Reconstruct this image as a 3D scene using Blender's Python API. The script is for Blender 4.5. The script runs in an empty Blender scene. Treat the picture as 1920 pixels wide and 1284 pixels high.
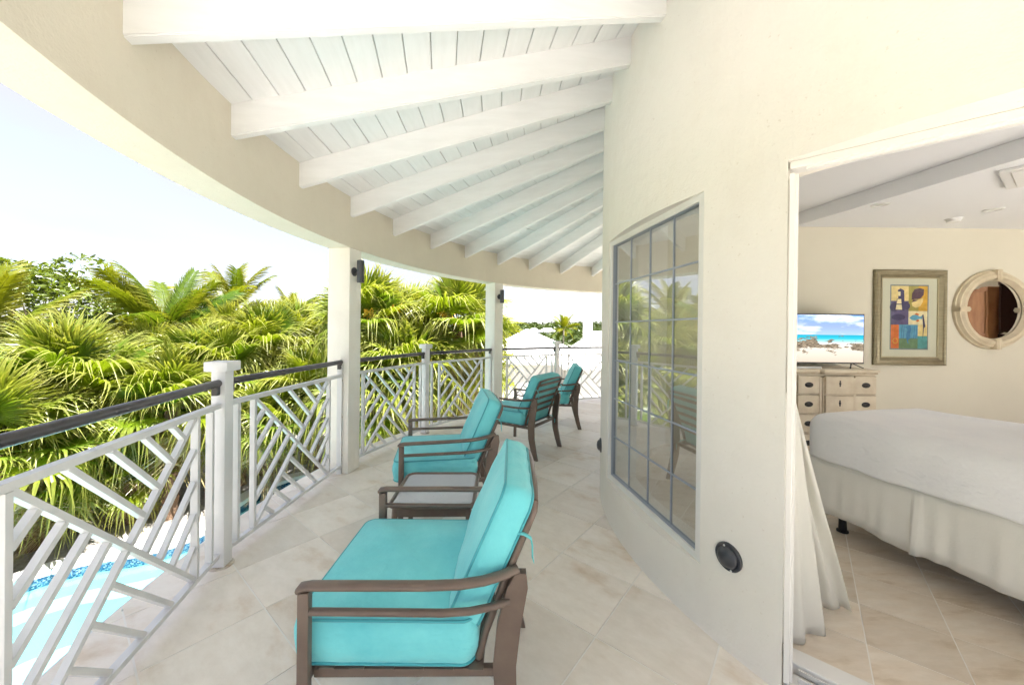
import bpy, bmesh, math, random
from mathutils import Vector, Matrix, Euler
random.seed(11)
PI = math.pi
R_ = math.radians
sc = bpy.context.scene
col = sc.collection

# ------------------------------------------------------------------ camera
cam = bpy.data.cameras.new('camera'); camo = bpy.data.objects.new('camera', cam); col.objects.link(camo)
cam.sensor_width = 36.0; cam.lens = 685.47 / 1920 * 36; cam.shift_y = -20.8 / 1920
cam.clip_start = 0.05; cam.clip_end = 6000
mw = (Euler((PI / 2 - 0.0029, 0, 0)).to_matrix() @ Matrix.Rotation(0.0108, 3, 'Z')).to_4x4()
mw.translation = (0, 0, 1.40); camo.matrix_world = mw
sc.camera = camo

# ------------------------------------------------------------------ sky, sun, exposure
SUN_DIR = Vector((0.50, -0.42, 0.0)).normalized(); SUN_EL = R_(64)
W = bpy.data.worlds.new('World'); sc.world = W; W.use_nodes = True
nt = W.node_tree; nt.nodes.clear()
out = nt.nodes.new('ShaderNodeOutputWorld'); bg = nt.nodes.new('ShaderNodeBackground')
sky = nt.nodes.new('ShaderNodeTexSky'); sky.sky_type = 'NISHITA'; sky.sun_disc = False
sky.sun_elevation = SUN_EL; sky.sun_rotation = math.atan2(SUN_DIR.x, SUN_DIR.y)
sky.air_density = 1.0; sky.dust_density = .3; sky.ozone_density = 1.6; sky.altitude = 10
tc = nt.nodes.new('ShaderNodeTexCoord'); mp = nt.nodes.new('ShaderNodeMapping'); mp.inputs['Scale'].default_value = (1.0, 1.0, 3.4)
nz = nt.nodes.new('ShaderNodeTexNoise'); nz.inputs['Scale'].default_value = 2.2; nz.inputs['Detail'].default_value = 7; nz.inputs['Roughness'].default_value = .55
rp = nt.nodes.new('ShaderNodeValToRGB'); rp.color_ramp.elements[0].position = .35; rp.color_ramp.elements[1].position = .65
rp.color_ramp.elements[0].color = (.70, .70, .70, 1); rp.color_ramp.elements[1].color = (.95, .95, .95, 1)
mx = nt.nodes.new('ShaderNodeMix'); mx.data_type = 'RGBA'
L = nt.links.new
L(tc.outputs['Generated'], mp.inputs['Vector']); L(mp.outputs['Vector'], nz.inputs['Vector']); L(nz.outputs['Fac'], rp.inputs['Fac'])
L(rp.outputs['Color'], mx.inputs[0]); L(sky.outputs['Color'], mx.inputs[6]); mx.inputs[7].default_value = (1.95, 1.92, 2.15, 1)   # thin cloud veil
L(mx.outputs[2], bg.inputs['Color']); bg.inputs['Strength'].default_value = 0.07
L(bg.outputs['Background'], out.inputs['Surface'])
sun = bpy.data.lights.new('sun', 'SUN'); sun.energy = 4.0; sun.angle = R_(0.6); sun.color = (1, .965, .915)
suno = bpy.data.objects.new('sun', sun); col.objects.link(suno)
sd = Vector((SUN_DIR.x * math.cos(SUN_EL), SUN_DIR.y * math.cos(SUN_EL), math.sin(SUN_EL)))
suno.rotation_euler = sd.to_track_quat('Z', 'Y').to_euler(); suno.location = (20, -20, 30)
vs = sc.view_settings; vs.view_transform = 'Standard'; vs.look = 'None'; vs.gamma = 1; vs.exposure = 2.75; vs.use_curve_mapping = False
W.cycles.sampling_method = 'MANUAL'; W.cycles.sample_map_resolution = 256
cy = sc.cycles; cy.use_light_tree = False; cy.max_bounces = 8; cy.diffuse_bounces = 4; cy.glossy_bounces = 4; cy.transmission_bounces = 6; cy.transparent_max_bounces = 24
cy.use_denoising = True; cy.use_adaptive_sampling = True; cy.adaptive_threshold = .03; cy.caustics_reflective = False; cy.caustics_refractive = False

# ------------------------------------------------------------------ materials
MATS = {}
def new_mat(name):
    m = bpy.data.materials.new(name); m.use_nodes = True; MATS[name] = m
    return m, m.node_tree, m.node_tree.nodes['Principled BSDF']
def node(t, typ, **kw):
    n = t.nodes.new(typ)
    for k, v in kw.items():
        if k.startswith('i_'): n.inputs[k[2:].replace('_', ' ')].default_value = v
        else: setattr(n, k, v)
    return n
def c4(c): return (c[0], c[1], c[2], 1)
def noise(t, scale, detail=5, rough=.55, stretch=None, src='Object', rnd=False):
    tcn = node(t, 'ShaderNodeTexCoord'); m = node(t, 'ShaderNodeMapping')
    if stretch: m.inputs['Scale'].default_value = stretch
    t.links.new(tcn.outputs[src], m.inputs['Vector'])
    if rnd:
        oi = node(t, 'ShaderNodeObjectInfo'); ml = node(t, 'ShaderNodeMath', operation='MULTIPLY'); ml.inputs[1].default_value = 37.0
        t.links.new(oi.outputs['Random'], ml.inputs[0]); t.links.new(ml.outputs[0], m.inputs['Location'])
    n = node(t, 'ShaderNodeTexNoise', i_Scale=scale, i_Detail=detail, i_Roughness=rough)
    t.links.new(m.outputs['Vector'], n.inputs['Vector'])
    return n
def ramp(t, src, stops):
    r = node(t, 'ShaderNodeValToRGB'); e = r.color_ramp.elements
    while len(e) < len(stops): e.new(.5)
    for k, (p, c) in enumerate(stops): e[k].position = p; e[k].color = c4(c)
    t.links.new(src, r.inputs['Fac']); return r
def mixc(t, fac, a, b, mode='MIX'):
    m = node(t, 'ShaderNodeMix', data_type='RGBA', blend_type=mode)
    for s, v in ((0, fac), (6, a), (7, b)):
        if isinstance(v, (int, float)): m.inputs[s].default_value = v
        elif isinstance(v, tuple): m.inputs[s].default_value = c4(v)
        else: t.links.new(v, m.inputs[s])
    return m.outputs[2]
def bump(t, b, src, strength, dist=.01):
    n = node(t, 'ShaderNodeBump', i_Strength=strength, i_Distance=dist)
    t.links.new(src, n.inputs['Height']); t.links.new(n.outputs['Normal'], b.inputs['Normal'])
def mat(name, c, rough=.5, metal=0., c2=None, ns=8, nstretch=None, bs=None, bstr=.2, bdist=.005, rnd=0., spec=.5, n0=.35, n1=.7, sheen=0.):
    m, t, b = new_mat(name)
    b.inputs['Roughness'].default_value = rough; b.inputs['Metallic'].default_value = metal; b.inputs['Specular IOR Level'].default_value = spec
    b.inputs['Sheen Weight'].default_value = sheen
    cs = None
    if c2:
        n = noise(t, ns, stretch=nstretch, rnd=rnd > 0); cs = ramp(t, n.outputs['Fac'], [(n0, c), (n1, c2)]).outputs['Color']
    if rnd:
        oi = node(t, 'ShaderNodeObjectInfo')
        rr = ramp(t, oi.outputs['Random'], [(0, (1 - rnd,) * 3), (1, (1, 1, 1))])
        cs = mixc(t, 1.0, cs if cs else c, rr.outputs['Color'], 'MULTIPLY')
    if cs: t.links.new(cs, b.inputs['Base Color'])
    else: b.inputs['Base Color'].default_value = c4(c)
    if bs: bump(t, b, noise(t, bs, 4, .6).outputs['Fac'], bstr, bdist)
    return m
def stucco_mat(name, c, c2, bs, bstr):
    m, t, b = new_mat(name); b.inputs['Roughness'].default_value = .88
    base = ramp(t, noise(t, 1.7, 6, .62).outputs['Fac'], [(.32, c2), (.5, c), (.72, tuple(v * .965 for v in c))]).outputs['Color']
    sp = ramp(t, noise(t, 55, 2, .5).outputs['Fac'], [(.70, (1, 1, 1)), (.76, (.80, .76, .70))]).outputs['Color']
    base = mixc(t, .5, base, sp, 'MULTIPLY')
    st = ramp(t, noise(t, 5, 6, .75, (1, 1, .35)).outputs['Fac'], [(.35, (.93, .91, .87)), (.5, (1, 1, 1))]).outputs['Color']
    t.links.new(mixc(t, .22, base, st, 'MULTIPLY'), b.inputs['Base Color'])
    n1 = noise(t, bs, 4, .6); n2 = noise(t, 14, 4, .6)
    x = node(t, 'ShaderNodeMath', operation='MULTIPLY_ADD'); x.inputs[1].default_value = .35; t.links.new(n1.outputs['Fac'], x.inputs[0]); t.links.new(n2.outputs['Fac'], x.inputs[2])
    bump(t, b, x.outputs[0], bstr, .012)
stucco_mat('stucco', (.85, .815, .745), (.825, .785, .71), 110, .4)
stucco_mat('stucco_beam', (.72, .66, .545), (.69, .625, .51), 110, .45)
stucco_mat('stucco_white', (.88, .845, .77), (.84, .80, .72), 120, .4)
mat('stained_plate', (.62, .57, .50), .7, c2=(.36, .26, .16), ns=30)
mat('white_wood', (.885, .88, .87), .45, c2=(.83, .825, .81), ns=3.5, nstretch=(1, 6, 6), bs=30, bstr=.08, rnd=.03)
mat('plank_paint', (.885, .885, .875), .42, c2=(.84, .84, .825), ns=4, nstretch=(8, 1, 8), bs=22, bstr=.08, rnd=.06)
mat('deck_dark', (.50, .47, .43), .9)
mat('rail_paint', (.74, .735, .73), .34, c2=(.69, .685, .68), ns=6, bs=60, bstr=.04)
mat('post_paint', (.80, .795, .79), .38, c2=(.75, .745, .74), ns=5, bs=60, bstr=.04)
mat('handrail', (.040, .034, .036), .30, spec=.6)
mat('bronze', (.145, .104, .081), .36, metal=.2, c2=(.175, .130, .102), ns=14, bs=120, bstr=.05)
mat('charcoal', (.045, .047, .055), .38, c2=(.06, .062, .07), ns=12)
mat('black', (.012, .012, .013), .35)
mat('white_plastic', (.82, .82, .81), .35)
mat('pvc_white', (.80, .785, .75), .35)
mat('interior_wall', (.74, .695, .575), .8, c2=(.71, .665, .545), ns=2, bs=150, bstr=.12, bdist=.002)
mat('interior_ceiling', (.90, .91, .93), .8, bs=120, bstr=.08, bdist=.002)
mat('glazing_bar', (.33, .37, .44), .35)
def linen_mat():
    m, t, b = new_mat('linen')
    n = noise(t, 4, 5); t.links.new(ramp(t, n.outputs['Fac'], [(.3, (.88, .88, .90)), (.7, (.93, .93, .93))]).outputs['Color'], b.inputs['Base Color'])
    b.inputs['Roughness'].default_value = .85; b.inputs['Sheen Weight'].default_value = .2
    n1 = noise(t, 60, 4, .7, (.35, 1.6, 1)); n2 = noise(t, 5, 4, .6, (1, 2.2, 1)); n3 = noise(t, 16, 3, .6, (.6, 1.5, 1))
    x = node(t, 'ShaderNodeMath', operation='MULTIPLY_ADD'); x.inputs[1].default_value = .22; t.links.new(n1.outputs['Fac'], x.inputs[0]); t.links.new(n2.outputs['Fac'], x.inputs[2])
    y = node(t, 'ShaderNodeMath', operation='MULTIPLY_ADD'); y.inputs[1].default_value = .35; t.links.new(n3.outputs['Fac'], y.inputs[0]); t.links.new(x.outputs[0], y.inputs[2])
    bump(t, b, y.outputs[0], .6, .03)
linen_mat()
mat('skirt', (.88, .86, .79), .9, c2=(.84, .82, .75), ns=4, bs=90, bstr=.2)
mat('dresser', (.72, .64, .49), .5, c2=(.60, .50, .36), ns=7, bs=40, bstr=.1)
mat('dresser_edge', (.42, .33, .22), .55, c2=(.58, .49, .36), ns=16)
mat('iron', (.03, .026, .024), .45, metal=.3)
mat('picture_frame', (.235, .195, .115), .35, metal=.35, c2=(.31, .27, .17), ns=10, nstretch=(1, 1, 5))
mat('frame_lip', (.50, .44, .28), .35, metal=.4)
mat('mat_board', (.66, .66, .54), .9)
mat('mirror_frame', (.70, .61, .45), .6, c2=(.60, .50, .35), ns=9, bs=40, bstr=.2)
mat('armoire_wood', (.42, .20, .09), .4, c2=(.30, .13, .055), ns=3, nstretch=(1, 6, 1))
mat('dark_wood', (.06, .025, .018), .4)
mat('track_metal', (.78, .78, .76), .3, c2=(.70, .69, .65), ns=9)
mat('rust', (.25, .08, .02), .8, c2=(.4, .18, .06), ns=30)
mat('palm_trunk', (.20, .125, .075), .95, c2=(.12, .075, .05), ns=9, nstretch=(1, 1, 3), bs=25, bstr=.9, bdist=.03)
mat('boot', (.235, .135, .075), .95, c2=(.14, .08, .05), ns=12, bs=30, bstr=.6, bdist=.01)
mat('coconut_trunk', (.30, .26, .21), .95, c2=(.21, .18, .15), ns=6, nstretch=(1, 1, 5), bs=20, bstr=.6, bdist=.02)
mat('bark', (.20, .16, .12), .95, c2=(.13, .10, .08), ns=8, bs=25, bstr=.6, bdist=.02)
mat('flower', (.80, .50, .05), .7, c2=(.72, .34, .04), ns=20)
mat('coping', (.76, .755, .74), .8, c2=(.70, .69, .67), ns=3, bs=60, bstr=.2)
mat('pool_plaster', (.30, .46, .47), .7, c2=(.27, .43, .445), ns=1.2)
mat('gravel', (.46, .41, .34), .95, c2=(.30, .26, .21), ns=24, bs=60, bstr=.9, bdist=.03)
mat('house_wall', (.82, .80, .77), .8, c2=(.78, .76, .73), ns=1.0, bs=40, bstr=.15)
mat('roof_white', (.84, .84, .83), .7, c2=(.79, .79, .78), ns=.8)
mat('house_window', (.08, .10, .12), .15)
mat('tie', (.16, .62, .64), .8)

def fabric_mat():
    m, t, b = new_mat('cushion')
    n = noise(t, 4.0, 5, .65); cs = ramp(t, n.outputs['Fac'], [(.3, (.135, .585, .635)), (.7, (.21, .71, .73))])
    t.links.new(cs.outputs['Color'], b.inputs['Base Color'])
    b.inputs['Roughness'].default_value = .75; b.inputs['Sheen Weight'].default_value = .25; b.inputs['Specular IOR Level'].default_value = .3
    n1 = noise(t, 520, 2); n2 = noise(t, 9, 4, .6, (1, 1, 2))
    a = node(t, 'ShaderNodeMath', operation='MULTIPLY_ADD'); a.inputs[1].default_value = .06
    t.links.new(n1.outputs['Fac'], a.inputs[0]); t.links.new(n2.outputs['Fac'], a.inputs[2])
    bump(t, b, a.outputs[0], .45, .014)
fabric_mat()
mat('piping', (.055, .37, .42), .7, sheen=.2)

def tile_mat(name, a, b_, c, stretch, sc1, rough=.42, rnd=.10):
    m, t, b = new_mat(name)
    n1 = noise(t, sc1, 6, .62, stretch, 'Object', True); n2 = noise(t, sc1 * 3.3, 7, .7, stretch, 'Object', True)
    r1 = ramp(t, n1.outputs['Fac'], [(.32, a), (.56, b_), (.75, c)])
    r2 = ramp(t, n2.outputs['Fac'], [(.35, (.90, .89, .87)), (.62, (1, 1, 1))])
    cs = mixc(t, .8, r1.outputs['Color'], r2.outputs['Color'], 'MULTIPLY')
    oi = node(t, 'ShaderNodeObjectInfo'); rr = ramp(t, oi.outputs['Random'], [(0, (1 - rnd, 1 - rnd * 1.1, 1 - rnd * 1.2)), (1, (1, 1, 1))])
    cs = mixc(t, 1.0, cs, rr.outputs['Color'], 'MULTIPLY')
    t.links.new(cs, b.inputs['Base Color']); b.inputs['Roughness'].default_value = rough
    bump(t, b, n2.outputs['Fac'], .12, .004)
tile_mat('floor_tile', (.95, .89, .81), (.91, .835, .74), (.72, .585, .44), (1, 1.7, 1), 2.6, .42, .15)
tile_mat('room_tile', (.84, .77, .67), (.79, .69, .565), (.60, .475, .33), (1, 3.2, 1), 3.2, .38, .16)
mat('grout', (.88, .85, .80), .9, c2=(.84, .80, .74), ns=5)
mat('curb', (.80, .79, .77), .7, c2=(.70, .69, .66), ns=4, bs=60, bstr=.2)

def glass_mat(name, tint, ior=1.5, boost=1.6, textured=False):
    m, t, b = new_mat(name); t.nodes.remove(b)
    o = t.nodes['Material Output']
    tr = node(t, 'ShaderNodeBsdfTransparent'); tr.inputs['Color'].default_value = c4(tint)
    gl = node(t, 'ShaderNodeBsdfGlossy'); gl.inputs['Roughness'].default_value = 0.0
    fr = node(t, 'ShaderNodeFresnel'); fr.inputs['IOR'].default_value = ior
    ge = node(t, 'ShaderNodeNewGeometry'); inv = node(t, 'ShaderNodeMath', operation='SUBTRACT'); inv.inputs[0].default_value = 1
    mu = node(t, 'ShaderNodeMath', operation='MULTIPLY', use_clamp=True); mb = node(t, 'ShaderNodeMath', operation='MULTIPLY', use_clamp=True); mb.inputs[1].default_value = boost
    t.links.new(ge.outputs['Backfacing'], inv.inputs[1]); t.links.new(fr.outputs[0], mb.inputs[0]); t.links.new(mb.outputs[0], mu.inputs[0]); t.links.new(inv.outputs[0], mu.inputs[1])
    ms = node(t, 'ShaderNodeMixShader'); t.links.new(mu.outputs[0], ms.inputs[0]); t.links.new(tr.outputs[0], ms.inputs[1]); t.links.new(gl.outputs[0], ms.inputs[2])
    if textured:
        n = noise(t, 55, 2); bp = node(t, 'ShaderNodeBump', i_Strength=.8, i_Distance=.01); t.links.new(n.outputs['Fac'], bp.inputs['Height']); t.links.new(bp.outputs['Normal'], gl.inputs['Normal'])
        gl.inputs['Roughness'].default_value = .12
        df = node(t, 'ShaderNodeBsdfDiffuse'); df.inputs['Color'].default_value = (.74, .76, .80, 1); t.links.new(bp.outputs['Normal'], df.inputs['Normal'])
        m2 = node(t, 'ShaderNodeMixShader'); m2.inputs[0].default_value = .55; t.links.new(ms.outputs[0], m2.inputs[1]); t.links.new(df.outputs[0], m2.inputs[2]); ms = m2
    t.links.new(ms.outputs[0], o.inputs['Surface'])
glass_mat('window_glass', (.88, .91, .91), 1.52, 5.0)
glass_mat('picture_glass', (.97, .97, .96), 1.4, .8)
glass_mat('table_glass', (.75, .80, .82), 1.5, 1.6, True)

def water_mat():
    m, t, b = new_mat('water'); t.nodes.remove(b); o = t.nodes['Material Output']
    tr = node(t, 'ShaderNodeBsdfTransparent'); tr.inputs['Color'].default_value = (.72, .96, .96, 1)
    gl = node(t, 'ShaderNodeBsdfGlossy'); gl.inputs['Roughness'].default_value = .03
    fr = node(t, 'ShaderNodeFresnel'); fr.inputs['IOR'].default_value = 1.33
    n = noise(t, 3.2, 3); bp = node(t, 'ShaderNodeBump', i_Strength=.25, i_Distance=.05)
    t.links.new(n.outputs['Fac'], bp.inputs['Height'])
    for s in (gl, fr): t.links.new(bp.outputs['Normal'], s.inputs['Normal'])
    ms = node(t, 'ShaderNodeMixShader'); t.links.new(fr.outputs[0], ms.inputs[0]); t.links.new(tr.outputs[0], ms.inputs[1]); t.links.new(gl.outputs[0], ms.inputs[2])
    t.links.new(ms.outputs[0], o.inputs['Surface'])
water_mat()

def mosaic_mat():
    m, t, b = new_mat('mosaic')
    tcn = node(t, 'ShaderNodeTexCoord'); v = node(t, 'ShaderNodeTexVoronoi', i_Scale=42.0); v.inputs['Randomness'].default_value = .25
    t.links.new(tcn.outputs['Object'], v.inputs['Vector'])
    r = ramp(t, v.outputs['Color'], [(.2, (.01, .035, .09)), (.5, (.02, .09, .17)), (.8, (.16, .24, .28))])
    t.links.new(r.outputs['Color'], b.inputs['Base Color']); b.inputs['Roughness'].default_value = .2
mosaic_mat()

def leaf_mat(name, ca, cb, tip, tipfac=.8, trans=.45, spec=.12):
    """leaf: diffuse + translucent + a little gloss; colour varies from leaf to leaf, tips dry to straw (attribute along the blade)"""
    m, t, b = new_mat(name); t.nodes.remove(b); o = t.nodes['Material Output']
    oi = node(t, 'ShaderNodeObjectInfo'); base = ramp(t, oi.outputs['Random'], [(0, ca), (1, cb)]).outputs['Color']
    n = noise(t, 9, 2); base = mixc(t, 1.0, base, ramp(t, n.outputs['Fac'], [(.3, (.78, .80, .7)), (.7, (1.12, 1.1, 1.0))]).outputs['Color'], 'MULTIPLY')
    at = node(t, 'ShaderNodeAttribute', attribute_name='along'); tr_ = ramp(t, at.outputs['Fac'], [(.45, (0, 0, 0)), (1, (tipfac,) * 3)])
    base = mixc(t, tr_.outputs['Color'], base, tip)
    d = node(t, 'ShaderNodeBsdfDiffuse'); tl = node(t, 'ShaderNodeBsdfTranslucent'); g = node(t, 'ShaderNodeBsdfGlossy', i_Roughness=.38)
    tcol = mixc(t, 1.0, base, (1.25, 1.2, .55), 'MULTIPLY')
    t.links.new(base, d.inputs['Color']); t.links.new(tcol, tl.inputs['Color'])
    m1 = node(t, 'ShaderNodeMixShader'); m1.inputs[0].default_value = trans; m2 = node(t, 'ShaderNodeMixShader'); m2.inputs[0].default_value = spec
    t.links.new(d.outputs[0], m1.inputs[1]); t.links.new(tl.outputs[0], m1.inputs[2]); t.links.new(m1.outputs[0], m2.inputs[1]); t.links.new(g.outputs[0], m2.inputs[2])
    t.links.new(m2.outputs[0], o.inputs['Surface'])
leaf_mat('fan_leaf', (.095, .175, .010), (.22, .27, .016), (.38, .36, .11), .8, .55, .03)
leaf_mat('dead_leaf', (.30, .22, .09), (.40, .32, .15), (.50, .42, .22), .5, .25)
leaf_mat('frond', (.06, .12, .008), (.19, .20, .012), (.32, .28, .04), .6, .5, .03)
leaf_mat('broad_leaf', (.06, .11, .010), (.12, .16, .014), (.2, .24, .04), .2, .4, .06)
leaf_mat('shrub_leaf', (.05, .11, .010), (.10, .16, .014), (.2, .24, .04), .2, .35, .06)
leaf_mat('scrub', (.05, .075, .018), (.05, .075, .018), (.09, .10, .03), .3, .2, .03)

def ground_mat():
    m, t, b = new_mat('ground')
    g = node(t, 'ShaderNodeNewGeometry'); ln = node(t, 'ShaderNodeVectorMath', operation='LENGTH'); t.links.new(g.outputs['Position'], ln.inputs[0])
    near = ramp(t, noise(t, 18, 6, .7).outputs['Fac'], [(.3, (.20, .185, .165)), (.7, (.40, .375, .34))])
    far = ramp(t, noise(t, .12, 8, .7).outputs['Fac'], [(.35, (.035, .055, .012)), (.55, (.07, .09, .022)), (.75, (.16, .15, .07))])
    mr = node(t, 'ShaderNodeMapRange'); mr.inputs[1].default_value = 18; mr.inputs[2].default_value = 40; t.links.new(ln.outputs['Value'], mr.inputs[0])
    t.links.new(mixc(t, mr.outputs[0], near.outputs['Color'], far.outputs['Color']), b.inputs['Base Color']); b.inputs['Roughness'].default_value = .95
    bump(t, b, noise(t, 40, 4).outputs['Fac'], .6, .03)
ground_mat()
def screen_mat():
    """a beach picture on the television: sky, sea, sand and rocks, drawn by height on the screen"""
    m, t, b = new_mat('screen_picture'); t.nodes.remove(b); o = t.nodes['Material Output']
    tcn = node(t, 'ShaderNodeTexCoord'); sp = node(t, 'ShaderNodeSeparateXYZ'); t.links.new(tcn.outputs['Generated'], sp.inputs[0])
    z = sp.outputs['Z']
    bands = ramp(t, z, [(.0, (.50, .42, .34)), (.30, (.62, .56, .48)), (.40, (.72, .72, .70)), (.43, (.35, .68, .72)), (.50, (.03, .40, .50)), (.575, (.02, .30, .42)), (.58, (.30, .42, .62)), (.75, (.24, .32, .58)), (1, (.16, .30, .62))])
    bands.color_ramp.interpolation = 'LINEAR'
    cl = ramp(t, noise(t, 3.0, 6, .6, (1, 1, 2.2), 'Generated').outputs['Fac'], [(.46, (0, 0, 0)), (.66, (1, 1, 1))])
    skym = node(t, 'ShaderNodeMath', operation='GREATER_THAN'); skym.inputs[1].default_value = .585; t.links.new(z, skym.inputs[0])
    mm = node(t, 'ShaderNodeMath', operation='MULTIPLY'); t.links.new(cl.outputs['Color'], mm.inputs[0]); t.links.new(skym.outputs[0], mm.inputs[1])
    c1 = mixc(t, mm.outputs[0], bands.outputs['Color'], (.72, .76, .84))
    # rocks: a ragged mound at mid height, heavier on the left
    rk = noise(t, 5.5, 5, .7, (1, 1, 1.6), 'Generated')
    dz = node(t, 'ShaderNodeMath', operation='SUBTRACT'); dz.inputs[1].default_value = .36; t.links.new(z, dz.inputs[0])
    ab = node(t, 'ShaderNodeMath', operation='ABSOLUTE'); t.links.new(dz.outputs[0], ab.inputs[0])
    sx = node(t, 'ShaderNodeMath', operation='MULTIPLY_ADD'); sx.inputs[1].default_value = .10; t.links.new(sp.outputs['X'], sx.inputs[0]); t.links.new(ab.outputs[0], sx.inputs[2])
    su = node(t, 'ShaderNodeMath', operation='SUBTRACT'); t.links.new(rk.outputs['Fac'], su.inputs[0]); t.links.new(sx.outputs[0], su.inputs[1])
    rm = ramp(t, su.outputs[0], [(.36, (0, 0, 0)), (.39, (1, 1, 1))])
    rc = ramp(t, noise(t, 22, 5, .75, None, 'Generated').outputs['Fac'], [(.35, (.05, .04, .03)), (.65, (.34, .27, .19))])
    c2 = mixc(t, rm.outputs['Color'], c1, rc.outputs['Color'])
    e = node(t, 'ShaderNodeEmission', i_Strength=.30); t.links.new(c2, e.inputs['Color']); t.links.new(e.outputs[0], o.inputs['Surface']); m.cycles.emission_sampling = 'NONE'
screen_mat()
mm_, t_, b_ = new_mat('mirror_glass'); b_.inputs['Metallic'].default_value = 1; b_.inputs['Roughness'].default_value = .02; b_.inputs['Base Color'].default_value = (.85, .85, .85, 1)
def curtain_mat():
    m, t, b = new_mat('curtain'); t.nodes.remove(b); o = t.nodes['Material Output']
    d = node(t, 'ShaderNodeBsdfDiffuse'); d.inputs['Color'].default_value = (.93, .92, .88, 1)
    tl = node(t, 'ShaderNodeBsdfTranslucent'); tl.inputs['Color'].default_value = (.90, .88, .80, 1)
    ms = node(t, 'ShaderNodeMixShader'); ms.inputs[0].default_value = .45
    t.links.new(d.outputs[0], ms.inputs[1]); t.links.new(tl.outputs[0], ms.inputs[2]); t.links.new(ms.outputs[0], o.inputs['Surface'])
curtain_mat()
for nm, c in dict(ink_navy=(.045, .045, .12), ink_cream=(.72, .58, .26), ink_gold=(.62, .36, .05), ink_orange=(.62, .16, .04), ink_blue=(.05, .20, .40), ink_teal=(.08, .30, .30),
                  ink_green=(.12, .22, .12), ink_plum=(.10, .06, .09), ink_sky=(.10, .32, .48), ink_slate=(.16, .20, .22), ink_olive=(.34, .30, .08), ink_lilac=(.10, .09, .20), ink_pale=(.75, .66, .42)).items():
    mat(nm, c, .8, c2=tuple(min(1, v * 1.35 + .01) for v in c), ns=14)

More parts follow.
